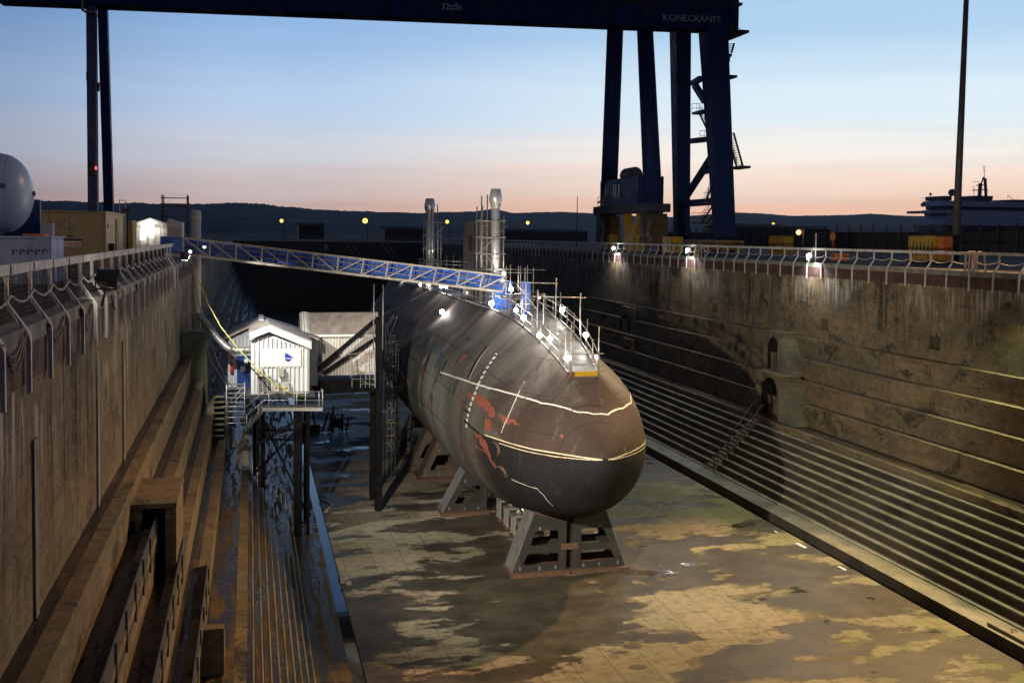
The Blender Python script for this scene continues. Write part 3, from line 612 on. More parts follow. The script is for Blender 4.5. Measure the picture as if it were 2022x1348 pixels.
def hp(Y, a, off=0.):
    w_, c, h = sec(Y); a = R(a); n = Vector((math.sin(a)/max(w_, .01), 0, math.cos(a)/max(h, .01)))
    p = Vector((XC+w_*math.sin(a), Y, c+h*math.cos(a)))
    if off:
        e = .05; w2, c2, h2 = sec(Y+e); p2 = Vector((XC+w2*math.sin(a), Y+e, c2+h2*math.cos(a))); ty = p2-p; ta = Vector((w_*math.cos(a), 0, -h*math.sin(a)))
        n = ta.cross(ty); n.normalize()
        if n.dot(Vector((math.sin(a), -.2, math.cos(a)))) < 0: n = -n
        p = p+n*off
    return tuple(p)
def zang(Y, z, side):        # girth angle at which the hull has height z
    w_, c, h = sec(Y); q = max(-1, min(1, (z-c)/h)); return side*math.degrees(math.acos(q))
SUB = thing('submarine', 'long dark submarine hull with blunt scuffed bow, resting on cradles in the dry dock', 'submarine', (XC, 80, 1.7))
m = MB(); rows = []; NA = 72
for s in np.linspace(.08, S_(127.5), 110):
    Y = NY0+s*s; rows.append([hp(Y, 360*k/NA) for k in range(NA)])
n0 = len(m.v)
for r_ in rows: m.v += r_
for i in range(len(rows)-1):
    for k in range(NA): m.f.append((n0+i*NA+k, n0+i*NA+(k+1) % NA, n0+(i+1)*NA+(k+1) % NA, n0+(i+1)*NA+k)); m.sm.append(True)
m.f.append(tuple(range(n0, n0+NA))); m.sm.append(True)
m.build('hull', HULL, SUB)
def ribbon(name, pts, wd, mat, off=.012, jag=.0, seed=1, raw=False):
    """painted line / strip on the hull through (Y, angle) points"""
    m = MB(); P = []
    for (a, b) in zip(pts, pts[1:]):
        n_ = max(2, int(12*max(abs(a[0]-b[0])/2, abs(a[1]-b[1])/12)))
        P += [(a[0]+(b[0]-a[0])*k/n_, a[1]+(b[1]-a[1])*k/n_) for k in range(n_)]
    P.append(pts[-1]); P = pts if raw else P; C_ = [Vector(hp(y, a, off)) for y, a in P]; L = []; 
    for i, c in enumerate(C_):
        t = (C_[min(i+1, len(C_)-1)]-C_[max(i-1, 0)]).normalized(); nrm = (Vector(hp(*P[i], off+.5))-c).normalized(); s = t.cross(nrm)
        j = mnoise.noise((i*.35, seed, 0))*jag; j2 = mnoise.noise((i*.35, seed, 7))*jag
        L.append((tuple(c+s*(wd/2+j)), tuple(c-s*(wd/2+j2))))
    for (a, b), (c, d) in zip(L, L[1:]): m.quad(a, c, d, b)
    return m.build(name, mat, SUB)
def patch(name, poly, mat, off=.010, rag=.25, seed=1, st=.07):
    ys = [p[0] for p in poly]; as_ = [p[1] for p in poly]; m = MB()
    def inside(y, a):
        c = False; j = len(poly)-1
        for i in range(len(poly)):
            if (poly[i][1] > a) != (poly[j][1] > a) and y < (poly[j][0]-poly[i][0])*(a-poly[i][1])/(poly[j][1]-poly[i][1])+poly[i][0]: c = not c
            j = i
        return c
    da = st/4.8*57.3
    for y in np.arange(min(ys), max(ys), st):
        for a in np.arange(min(as_), max(as_), da):
            jy = mnoise.noise((y*3, a*.2, seed))*rag; ja = mnoise.noise((y*3, a*.2, seed+9))*rag*12
            if inside(y+jy, a+ja): m.quad(hp(y, a, off), hp(y+st, a, off), hp(y+st, a+da, off), hp(y, a+da, off))
    if m.f: return m.build(name, mat, SUB)
# white waterlines (upper runs back along the port side and stops)
up = [(61.5, -67.3), (57.5, -63.5), (54.16, -59.3), (52, -55.3), (50.34, -50.6), (49, -45.8), (47.76, -39.0), (46.9, -28), (46.26, -17.9), (45.98, 0), (46.05, 17.5), (47.07, 38.0), (48.39, 50), (50.3, 56), (54, 61), (60, 66)]
ribbon('white_waterline', up, .085, WHITELINE, .014, .02, 2)
lo = []
for s in np.linspace(S_(50.6), .09, 34): lo.append((NY0+s*s, zang(NY0+s*s, 6.9+.1*min(1, s/1.2), -1)))
lo2 = [(y, -a) for y, a in lo[::-1]]
ribbon('lower_waterline', lo[:-1]+lo2[1:], .06, CREAMLINE, .014, .012, 5, True)
lo = []
for s in np.linspace(S_(49.2), .09, 34): lo.append((NY0+s*s, zang(NY0+s*s, 6.9-.06*min(1, s/1.2), -1)))
ribbon('lower_waterline', lo[:-1]+[(y, -a) for y, a in lo[::-1]][1:], .04, CREAMLINE, .014, .012, 6, True)
ribbon('lower_waterline', [(48.6, -113), (47.6, -117), (46.9, -121), (46.8, -130), (47.0, -146)], .04, WHITELINE, .012, .02, 4)
ribbon('draught_line', [(50.5, -25.4), (50.0, -33), (49.66, -40.8), (49.3, -50), (49.09, -59.0), (49.05, -66), (49.14, -78)], .06, WHITELINE, .013, .02, 8)
dash = [(55.39, -24.9), (54.8, -31), (54.19, -38.7), (53.63, -50.7), (53.15, -63.0), (53.07, -75.5), (53.06, -90)]
DY = lambda a: float(np.interp(-a, [-p[1] for p in dash], [p[0] for p in dash]))
for i in range(17):          # draught figures, each a little row of painted ticks
    a = -26-i*3.7
    for k in range(3): patch('draught_mark', [(DY(a)-.13+k*.09, a), (DY(a)-.07+k*.09, a), (DY(a)-.07+k*.09, a-1.9), (DY(a)-.13+k*.09, a-1.9)], WHITELINE, .012, 0, i, .05)
for poly, sd in (([(53.1, -64), (52.5, -62.8), (51.68, -62.8), (50.6, -64.2), (50.0, -68.5), (50.2, -72.2), (50.6, -72.6), (50.8, -69.8), (51.6, -68.8), (52.42, -69.9)], 3), ([(49.9, -68.5), (49.3, -65.6), (48.4, -64.0), (47.9, -65.2), (48.3, -67), (48.9, -69.8), (49.5, -69.4)], 5), ([(50.9, -74.4), (50.3, -73.2), (50.1, -77), (50.15, -81.4), (50.7, -82.4)], 8), ([(52.1, -85.6), (51.04, -86.0), (50.4, -90), (50.0, -95), (50.3, -99), (50.8, -96), (51.2, -90), (51.9, -87.5)], 11), ([(45.9, -57), (45.75, -50), (45.6, -55)], 14), ([(64.4, -94), (63.9, -92.5), (63.2, -95.8), (63.8, -97.4)], 17), ([(54.2, -66), (53.4, -66), (53.4, -69), (54.1, -69)], 19), ([(76, -62), (75.3, -60), (75.2, -64), (75.8, -66)], 23)):
    patch('primer_patch', poly, PRIMER, .010, .22, sd, .04)
for i, (y0, a0, y1, a1, wd) in enumerate(((55.0, -66, 54.4, -92, .17), (54.4, -92, 53.6, -118, .12), (50.6, -92, 49.4, -112, .22), (52.2, -93, 50.9, -118, .06), (51.6, -90, 51.9, -108, .05), (50.0, -98, 51.8, -96, .08))):
    ribbon('primer_streak', [(y0, a0), ((y0+y1)/2+.1, (a0+a1)/2), (y1, a1)], wd, PRIMER, .011, .09, 20+i)
patch('open_slot', [(56.75, -34.6), (56.35, -34.6), (55.05, -59), (55.5, -59)], VOID, .012, 0, 1, .06)
ribbon('slot_edge', [(56.3, -34.6), (55.9, -42), (55.4, -51), (55.0, -59)], .06, WHITELINE, .03, 0, 1)
for i, (y, a, l, wd, mt) in enumerate(((65.4, -22.5, 12, .42, VOID), (60.9, -27, 12, .40, VOID), (84, -31, 5, .3, VOID), (80.5, -31, 4, .25, VOID), (67.2, -55, 9, .5, DARKSTEEL), (63.0, -54, 10, .5, DARKSTEEL), (61.4, -58, 12, .34, VOID), (66.4, -62, 11, .3, VOID), (88, -40, 6, .3, VOID), (59.3, -49, 8, .12, VOID), (53.6, -77, .8, 1.0, VOID), (73, -40, 5, .18, DARKSTEEL), (69.5, -18, 7, .35, VOID), (76, -24, 8, .4, VOID), (79, -44, 9, .4, VOID), (74.5, -52, 12, .35, DARKSTEEL), (71.5, -60, 14, .3, DARKSTEEL), (91, -30, 7, .4, VOID), (94, -45, 8, .4, VOID), (58.2, -36, 5, .3, DARKSTEEL), (64.2, -40, 4, .5, DARKSTEEL), (69.0, -76, 16, .3, DARKSTEEL), (73.5, -84, 10, .25, DARKSTEEL))):
    patch('hull_slot', [(y-wd/2, a), (y+wd/2, a), (y+wd/2-.2, a-l), (y-wd/2-.2, a-l)], mt, .013, .0, i, .06)
for i in range(22): patch('hull_fitting', [(70.6-i*.10, -22-i*1.25), (70.8-i*.10, -22-i*1.25), (70.8-i*.10, -22.7-i*1.25), (70.6-i*.10, -22.7-i*1.25)], VOID, .015, 0, i, .06)
for (y, w_, ln) in ((66.6, .10, (-58, -116)), (62.2, .10, (-62, -120)), (68.3, .05, (-40, -110)), (57.6, .05, (-20, -120)), (75.5, .05, (-20, -110)), (83.5, .06, (-20, -100))):
    ribbon('hull_seam', [(y, ln[0]), (y+.25, (ln[0]+ln[1])/2), (y, ln[1])], w_, VOID if w_ > .08 else DARKSTEEL, .008, .02, y)
for (ya, yb, an, ww) in ((52.5, 86, -73, .035), (57, 84, -97, .035), (50.5, 80, -47, .03), (56, 90, -33, .03), (48, 60, -104, .03)): ribbon('hull_seam', [(ya+(yb-ya)*k/6, an) for k in range(7)], ww, VOID, .008, .01, an)
ribbon('hull_seam', [(53.6, -83.5), (52.4, -84.5), (51.2, -86.2)], .13, VOID, .02, .02, 4)
ribbon('weld_scar', [(60.02, -9.5), (57.6, -13.5), (55.2, -15.6), (53.63, -17.7), (52.3, -22), (51.23, -26.0), (50.3, -31), (49.9, -37), (49.6, -43)], .17, plain('weld_scar', (.16, .14, .10), (.08, .07, .055), .7, scale=6), .014, .07, 31)
for pts_ in ([(50.3, -28), (50.9, -22), (50.9, -17.5), (50.3, -18.5), (49.9, -24), (49.7, -31), (50.3, -28)], [(56.4, -20), (54.6, -30), (54.2, -35)]): ribbon('hull_seam', pts_, .05, DARKSTEEL, .015, .03, 6)
ribbon('weld_scar', [(77.1, -89), (74.4, -91.4), (71.66, -92.5)], .09, CREAMLINE, .014, .04, 41)
m = MB()
for dy, a in ((0, 0), (.55, -1.2), (1.0, .8)): m.quad(*[hp(86.0+dy+q[0], -52+a+q[1], .12) for q in ((0, 0), (.9, 0), (.9, -9), (0, -9))])
m.build('timber_patch', WOODY, SUB)
TEAL = plain('slate_panel', (.055, .07, .075), (.035, .042, .046), .6, scale=3)
for i, (y, a, l, wd) in enumerate(((66.3, -50, 9, 1.1), (63.6, -55, 13, .9), (62.2, -60, 16, .55), (68.8, -55, 20, .35), (72.3, -46, 14, .5), (76.5, -50, 12, .6), (59.0, -40, 10, .5), (81.0, -58, 12, .6), (57.0, -62, 12, .4), (70.0, -88, 14, .5), (87, -60, 14, .6))):
    patch('slate_panel', [(y-wd/2, a), (y+wd/2, a), (y+wd/2-.3, a-l), (y-wd/2-.3, a-l)], TEAL, .012, .04, i+50, .06)
for i in range(9):
    patch('scuff_patch', [(58+i*4.1, -48-(i*37 % 50)), (59.2+i*4.1, -47-(i*37 % 50)), (59.0+i*4.1, -52-(i*37 % 50)), (57.8+i*4.1, -54-(i*37 % 50))], TEAL if i % 2 else PRIMER, .009, .30, i+80, .05)
# torpedo tube openings
for (y, a) in ((49.62, -92.0), (49.34, -109.6)):
    c = Vector(hp(y, a)); n_ = (Vector(hp(y, a, 1.))-c).normalized(); u_ = n_.cross(Vector((0, 0, 1))).normalized(); v_ = u_.cross(n_); u2 = Vector((0, -1, 0)); u2 = (u2-n_*u2.dot(n_)).normalized(); v2 = n_.cross(u2)
    m = MB(); ring = []; K = 22
    for k in range(K):
        t_ = 2*math.pi*k/K; ring.append(c+u2*math.cos(t_)*.46+v2*math.sin(t_)*.33+n_*(.10))
    m.quad(*[tuple(q) for q in ring]); o = m.build('tube_opening', VOID, SUB)
    m = MB()
    for k in range(K):
        a_, b_ = ring[k], ring[(k+1) % K]; o1 = c+(a_-c)*1.16-n_*.14; o2 = c+(b_-c)*1.16-n_*.14
        m.quad(tuple(a_), tuple(b_), tuple(o2), tuple(o1), sm=True)
    m.build('tube_rim', RUSTY, SUB)
# casing (flat deck) along the top
cas = [(47.6, 10.30, .76), (48.6, 10.68, .85), (50, 11.12, 1.0), (53, 11.78, 1.2), (57, 12.3, 1.35), (62, 12.5, 1.45), (100, 12.45, 1.45), (112, 12.2, 1.1)]
fd = pchip([(c[0], c[1]) for c in cas]); fw = pchip([(c[0], c[2]) for c in cas])
DECK = plain('casing_deck', (.12, .125, .125), (.07, .07, .072), .6, scale=1.5, dirt=(.03, .03, .03), amt=.6)
md = MB(); ys = list(np.linspace(47.6, 112, 50))
for a, b in zip(ys, ys[1:]):
    za, zb, wa, wb = fd(a), fd(b), fw(a), fw(b); md.quad((XC-wa, a, za), (XC+wa, a, za), (XC+wb, b, zb), (XC-wb, b, zb))
md.quad((XC-.76, 47.6, 10.3), (XC+.76, 47.6, 10.3), (XC+.76, 47.6, 9.4), (XC-.76, 47.6, 9.4)); md.build('casing_deck', DECK, SUB)
def fair(Y, sg):          # shoulder plating sweeping from the deck edge down on to the round hull
    if Y >= 47.6: z, w_ = fd(Y)-.02, fw(Y)
    else: f_ = (Y-46.5)/1.1; z = (fT(S_(46.5))+.02)*(1-f_)+10.28*f_; w_ = .25+.51*f_
    W_, c_, h_ = sec(Y); xo = min(w_+(1.75 if Y > 50 else .9+.85*max(0, (Y-46.5)/3.5)), W_*.93); a = math.degrees(math.asin(xo/W_))*sg
    H = Vector(hp(Y, a, -.015)); E = Vector((XC+sg*w_, Y, z)); n_ = (Vector(hp(Y, a*.9, .0))-H); n_.normalize()
    T = H+n_*((E-H).length*.5); return [tuple(E*(1-u)**2+T*2*u*(1-u)+H*u*u) for u in (0, .2, .4, .6, .8, 1)]
ysf = list(np.linspace(46.5, 47.6, 5))+list(np.linspace(47.9, 112, 60))
for sg in (-1, 1):
    m = MB(); rows = [fair(y, sg) for y in ysf]; n0 = 0; L_ = len(rows[0])
    for r_ in rows: m.v += r_
    for i in range(len(rows)-1):
        for k in range(L_-1): m.f.append((i*L_+k, i*L_+k+1, (i+1)*L_+k+1, (i+1)*L_+k)); m.sm.append(True)
    m.build('casing_side', HULL, SUB)
m = MB(); L_ = [(fair(y, -1)[0], fair(y, 1)[0]) for y in np.linspace(46.5, 47.6, 5)]
for (a, b), (c, d) in zip(L_, L_[1:]): m.quad(a, b, d, c, sm=True)
m.build('casing_front', HULL, SUB)
# fin
FIN = plain('fin_rust_brown', (.13, .085, .064), (.08, .055, .045), .7, scale=.8, stretch=(1, 1, .3), dirt=(.04, .035, .03), amt=.7)
fy = 71.0; fl = px(944, 530, Y=fy)[0]; fr = px(991, 530, Y=fy)[0]; fz = px(955, 436, Y=fy)[2]
m = MB(); fc = (fl+fr)/2; hw = (fr-fl)/2
out_ = [(fc-hw, fy), (fc-hw*.5, fy-.35), (fc+hw*.5, fy-.35), (fc+hw, fy), (fc+hw, fy+5.2), (fc+hw*.4, fy+7.5), (fc-hw*.4, fy+7.5), (fc-hw, fy+5.2)]
m.prism([(x, y, 12.0) for x, y in out_], (0, 0, fz-12.0)); m.build('fin', FIN, SUB, .06)
m = MB(); m.box(fc-hw-.04, fy+2.0, 15.9, fc-hw-.005, fy+3.2, 17.0); m.box(fc-hw-.03, fy+1.2, 12.4, fc-hw-.004, fy+1.35, fz-.4); m.build('fin_opening', VOID, SUB)
# ================================================================ CRADLES AND BLOCKS
def cradle(label, Y, dpt, half_in, half_out, zin, zout, topin, windows=2, group='steel cradles under the submarine', rust=False, sides=(-1, 1)):
    t = thing('support_cradle', label, 'cradle', (XC, Y, 0), group)
    mt = plain('rusty_cradle_steel', (.10, .075, .055), (.06, .05, .04), .7, scale=2, dirt=(.14, .06, .03)) if rust else CRADLE
    for sg in sides:
        xi, xo = XC+sg*half_in, XC+sg*half_out; xt = XC+sg*zout[0]; zt = zout[1]; zi = zin
        for yy in (Y, Y+dpt-.06):           # web plates with window cut-outs
            m = MB()
            def edge(z): return xo+(xt-xo)*(z-.2)/(zt-.2)
            def top(x): return zi+(zt-zi)*(x-xi)/(xt-xi)
            wz = [(.55, 1.12), (1.5, 2.25)][:windows] if windows == 2 else [(.7, 1.75)]
            zs = [.2]+[v for w_ in wz for v in w_]
            a = xi+sg*.42
            for k in range(len(zs)-1):
                z0, z1 = zs[k], zs[k+1]
                if k % 2 == 0: m.prism([(xi, yy, z0), (edge(z0), yy, z0), (edge(z1), yy, z1), (xi, yy, z1)], (0, .06, 0))
                else:
                    m.prism([(xi, yy, z0), (a, yy, z0), (a, yy, z1), (xi, yy, z1)], (0, .06, 0)); b0 = edge(z0)-sg*.42; b1 = edge(z1)-sg*.42
                    m.prism([(b0, yy, z0), (edge(z0), yy, z0), (edge(z1), yy, z1), (b1, yy, z1)], (0, .06, 0))
                    # rounded corners of the window
                    for (cx, cz, dx, dz) in ((a, z0, sg, 1), (a, z1, sg, -1), (b0, z0, -sg, 1), (b1, z1, -sg, -1)):
                        q = .16; m.prism([(cx, yy, cz)]+[(cx+dx*q*(1-math.sin(u*math.pi/8)), yy, cz+dz*q*(1-math.cos(u*math.pi/8))) for u in range(5)], (0, .06, 0))
            z1 = zs[-1]; m.prism([(xi, yy, z1), (edge(z1), yy, z1), (xt, yy, zt), (xi, yy, zi)], (0, .06, 0))
            m.build('web_plate', mt, t)
        m = MB(); m.prism([(xo-sg*.02, Y, .2), (xo+sg*.04, Y, .2), (xt+sg*.04, Y, zt), (xt-sg*.02, Y, zt)], (0, dpt, 0)); m.build('outer_flange', CRADLE_LIGHT if not rust else mt, t)
        m = MB(); m.box(xi-.03 if sg > 0 else xi-.02, Y+.061, .2, xi+.03, Y+dpt-.061, zi-.02); m.build('inner_flange', mt, t)
        m = MB(); m.prism([(xi, Y+.02, zi), (xt, Y+.02, zt), (xt, Y+.02, zt+.10), (xi, Y+.02, zi+.10)], (0, dpt-.04, 0)); m.build('timber_pad', RUSTY, t)
        m = MB(); m.box(min(xi, xo)-.12, Y-.28, 0.002, max(xi, xo)+.16, Y+dpt+.25, .2); m.build('base_plate', RUSTY, t)
        m = MB()
        for (fx, fzz) in ((.2, .36), (.5, .36), (.86, .40), (.5, zi-.25)):
            cx = xi+(xo-xi)*fx; m.box(cx-.05, Y-.025, fzz-.09, cx+.05, Y-.002, fzz+.09)
        if sg: m.each('lug_plate', CRADLE_LIGHT, t)
    if half_in < .4 and len(sides) == 2:
        m = MB(); m.box(XC-half_in-.28, Y-.05, 1.22, XC+half_in+.28, Y-.003, 1.55); m.build('tie_plate', RUSTY, t)
        m = MB(); m.box(XC-half_in+.031, Y+.5, 1.75, XC+half_in-.031, Y+dpt-.2, 2.0); m.build('cross_beam', CRADLE, t)
    return t
cradle('nearest grey double cradle with four window cut-outs, under the bow', 49.5, 1.5, .18, 2.98, 2.62, (1.88, 3.15), 2.6)
cradle('second cradle back, grey, sloping pale flange on its left', 61.4, 1.5, 1.6, 4.33, 2.3, (2.75, 3.1), 2.5, 1, sides=(-1, 1))
cradle('third cradle back, brown and rusty, left of the keel blocks', 70.6, 1.5, 1.6, 4.25, 2.3, (2.85, 3.2), 2.5, 1, rust=True)
cradle('fourth cradle back, brown and rusty, half hidden by the third', 74.6, 1.4, 1.6, 4.3, 2.3, (2.9, 3.3), 2.5, 1, rust=True)
cradle('farthest dark cradle behind the tall scaffold beside the hull', 81.0, 1.5, 1.6, 4.3, 2.3, (2.9, 3.3), 2.5, 1)
def keel(Y, lab):
    t = thing('keel_block', lab, 'keel block', (14.75, Y, 0), 'keel blocks along the hull centre line')
    m = MB(); m.box(14.3, Y-.4, .002, 15.2, Y+.4, .16); m.build('base_plate', RUSTY, t)
    m = MB()
    for x in (14.42, 15.08):
        for y in (Y-.28, Y+.28): m.box(x-.07, y-.07, .16, x+.07, y+.07, 1.15)
    m.each('leg', STEEL, t)
    m = MB(); m.box(14.33, Y-.36, 1.15, 15.17, Y+.36, 1.27); m.build('cap_plate', STEEL, t)
    m = MB(); m.lathe((14.75, Y, 1.27), [(.17, 0), (.17, .22), (.10, .24), (.10, .40), (.22, .41), (.22, .50)], 12); m.build('jack', STEEL, t)
    return t
k0 = keel(52.9, 'first steel keel block and jack, just behind the bow cradle')
for i, y in enumerate((54.6, 56.3, 58.0, 59.8, 64.6, 66.4, 68.2)):
    dup(k0, (14.75, y, 0), None, ('second', 'third', 'fourth', 'fifth', 'sixth', 'seventh', 'eighth')[i]+' steel keel block counting back from the bow cradle')
# ================================================================ LAMPS ON THE BOAT
def worklamp(label, p, foot, e, r=.13, col=(1, .95, .87), mat=W_LED, group='white work lamps along the deck', arms=True):
    t = thing('work_lamp', label, 'lamp', p, group)
    m = MB(); m.ball(p, r, 7); m.build('bulb', mat, t)
    m = MB(); q = Vector(p); m.tube([q-Vector((0, 0, foot)), q-Vector((0, 0, r*.8))], .025, 6); m.box(q.x-.06, q.y+.02, q.z-r*1.25, q.x+.06, q.y+.12, q.z-r*.8); m.build('stand', DARKSTEEL, t)
    if e: pt('lamp_light', (p[0]-.12, p[1]-.3, p[2]+.12), e, col, .15, t)
LAMPS = [((795, 561), 14.3, 'far left white lamp at the after end of the deck rail', 70, .12), ((830, 562), 14.3, 'small white lamp under the gangway, next to the farthest one', 25, .09), ((846, 563), 14.3, 'third small white lamp under the gangway', 25, .09), ((871, 565), 14.3, 'left lamp of the bright pair under the middle of the gangway', 90, .13), ((881, 566), 14.3, 'right lamp of the bright pair under the middle of the gangway', 30, .10), ((971, 599), 14.25, 'large white lamp on the port deck edge under the gangway end', 110, .17), ((1009, 571), 14.5, 'white lamp high on scaffold right of the gangway end', 60, .13), ((1019, 612), 14.3, 'white lamp on port rail, first of a pair below the scaffold', 60, .12), ((1034, 627), 14.35, 'white lamp on port rail, second of a pair below the scaffold', 70, .15), ((1065, 662), 14.45, 'white lamp halfway down the port rail of the foredeck', 70, .14), ((1086, 669), 14.6, 'white lamp beside the halfway one on the port rail', 70, .14), ((1110, 612), 17.05, 'bright white lamp on the starboard rail, farther back', 80, .15), ((1157, 661), 16.85, 'bright white lamp on the starboard rail near the bow', 80, .14), ((1120, 707), 14.95, 'bright white lamp at the port corner of the deck front', 80, .15), ((1178, 705), 16.5, 'smaller white lamp at the starboard corner of the deck front', 40, .09), ((995, 540), 15.9, 'oval white lamp high beside the foot of the tall flue', 70, .11), ((1065, 588), 16.9, 'small yellowish lamp hung on the scaffold uprights', 15, .08), ((922, 578), 14.35, 'dim yellowish lamp among scaffold tubes under the gangway', 10, .08)]
for (xy, X, lab, e, r) in LAMPS:
    p = px(*xy, X=X); worklamp(lab, p, max(.25, p[2]-fd(min(max(p[1], 47.6), 112))), e*1.25, r*1.0, mat=W_WARM if 'yellow' in lab else W_LED)
p = Vector(hp(71.72, -29.7, .35)); worklamp('white lamp standing alone on the port side of the hull', tuple(p), .4, 110, .17)
worklamp('white lamp low down behind the bow cradle', px(1033, 1000, Y=53.2), 1.6, 420, .14)
worklamp('tiny white lamp under the keel behind the bow cradle', px(1071, 1003, Y=52.5), .3, 12, .06)
# ================================================================ DECK RAILING AND SCAFFOLD
def P2(x, y, **k): return Vector(px(x, y, **k))
RAILST = plain('deck_rail_steel', (.20, .19, .18), (.13, .125, .12), .5, .4, scale=5)
t = thing('deck_railing', 'low tube railing round the foredeck of the submarine with yellow board in front', 'railing', (XC, 55, 11))
ysr = [47.7, 48.9, 50.2, 51.6, 53, 54.5, 56, 57.6, 59.3, 61, 63, 65, 67, 69.2, 71.5, 74, 76.5, 79, 82, 85, 88, 91, 94, 97, 100]
for sg, nm in ((-1, 'port'), (1, 'starboard')):
    m = MB(); u = MB()
    L = [Vector((XC+sg*(fw(y)-.03), y, fd(y))) for y in ysr]
    for i, p in enumerate(L): u.tube([p-Vector((0, 0, .25)), p+Vector((0, 0, 1.15+(.5 if i % 4 == 2 else 0)))], .028, 6)
    for h in (.52, 1.05): m.tube([p+Vector((0, 0, h)) for p in L], .026, 6)
    m.tube([p+Vector((0, 0, .08)) for p in L], .05, 5)
    m.build('rail', RAILST, t); u.build('upright', RAILST, t)
m = MB()
for h in (.22, .55, 1.05): m.tube([(XC-.95, 47.58, 10.3+h), (XC+1.0, 47.58, 10.3+h)], .026, 6)
for x in (-.70, -.62, .66, .74): m.tube([(XC+x, 47.58, 9.6), (XC+x, 47.58, 11.5)], .028, 6)
m.build('front_rail', RAILST, t)
m = MB(); m.box(XC-.55, 47.50, 10.28, XC+.66, 47.55, 10.52); m.build('toe_board', YELLOW, t)
m = MB(); m.box(XC-.85, 47.52, 10.0, XC-.56, 47.75, 10.5); m.build('toe_block', RUSTY, t)
# scaffolding standing on the deck
t = thing('deck_scaffold', 'tall loose scaffold tubes over the foredeck beyond the gangway', 'scaffold', (XC, 57, 12.3))
m = MB()
for (x0, x1, y, X) in ((893, 1078, 531, 15.7), (1023, 1102, 558, 15.8), (1050, 1157, 586, 16.0)):
    p = P2((x0+x1)/2, y, X=X); a = P2(x0, y-1, Y=p.y); b = P2(x1, y+2, Y=p.y); m.tube([a, b], .03, 6)
m.each('ledger', STEEL, t)
m = MB()
for (x, y0, y1, X) in ((1007, 522, 600, 14.4), (1023, 525, 575, 15), (1036, 528, 600, 15.6), (1040, 524, 640, 15.8), (1052, 528, 640, 16.3), (1073, 578, 640, 14.6), (1097, 548, 650, 16.0), (1145, 578, 660, 16.6), (998, 528, 600, 14.6), (1030, 560, 640, 14.6), (1060, 572, 700, 14.6), (1127, 640, 740, 14.85), (1116, 640, 742, 14.85), (1182, 645, 700, 16.5)):
    p = P2(x, y1, X=X); zt = px(x, y0, X=X)[2]; m.tube([(p.x, p.y, max(p.z, fd(min(112, max(47.6, p.y)))-.2)), (p.x, p.y, zt)], .028, 6)
m.each('standard', STEEL, t)
m = MB()
for k in range(7): m.tube([P2(1040, 596+k*6.5, X=15.4), P2(1051, 597+k*6.5, X=15.9)], .022, 5)
for (a, b, X) in (((1058, 578), (1100, 600), 16.4), ((1100, 600), (1150, 640), 16.8), ((1062, 592), (1110, 640), 16.5), ((1000, 560), (1040, 575), 15.2), ((1000, 580), (1045, 580), 14.8), ((1002, 600), (1048, 600), 14.9), ((1020, 560), (1060, 610), 14.9)): m.tube([P2(*a, X=X), P2(*b, X=X)], .026, 6)
m.each('brace', STEEL, t)
p = P2(1028, 590, X=15.5)
m = MB(); m.box(p.x-.9, p.y, p.z-.05, p.x+.9, p.y+1.8, p.z); m.build('platform_board', WOODY, t)
# blue site cabin at the landing of the gangway
p = P2(985, 600, X=15.0)
t = thing('blue_cabinet', 'blue sheeted enclosure at the boat end of the gangway', 'enclosure', (14.9, 62.5, 12.5))
m = MB(); m.box(14.6, 62.2, 12.52, 15.7, 64.2, 14.2); m.build('sheeting', BLUE, t)
m = MB()
for x in (14.45, 15.3, 16.2): m.tube([(x, 62.15, 12.5), (x, 62.15, 15.2)], .03, 6)
for z in (13.3, 14.1, 14.75): m.tube([(14.2, 62.1, z), (16.9, 62.1, z)], .028, 6)
m.build('tube_frame', STEEL, t)
t = thing('blue_cabinet', 'narrow upright blue box among the scaffold right of the gangway end', 'enclosure', (16.2, 58, 12.4))
a = P2(1030, 560, Y=58.5); m = MB(); m.box(a.x+.1, 58.5, 12.42, a.x+.5, 59.0, a.z+.1); m.build('box_body', BLUE, t); m = MB(); m.box(a.x+.2, 58.44, 12.6, a.x+.3, 58.498, a.z); m.build('seam_strip', STEEL, t)
# after-deck clutter seen above the gangway
t = thing('deck_scaffold', 'low scaffold tubes and boards on the after deck, left of the fin', 'scaffold', (15.6, 84, 12.4))
m = MB()
for i in range(8):
    x = 830+i*13; p = P2(x, 515, X=15.2); m.tube([(p.x, p.y, 12.4), (p.x, p.y, p.z+random.uniform(.1, .5))], .035, 6)
m.tube([P2(826, 512, X=15.2), P2(920, 517, X=15.2)], .035, 6); m.tube([P2(826, 519, X=15.2), P2(920, 524, X=15.2)], .035, 6)
m.build('tubes', STEEL, t)
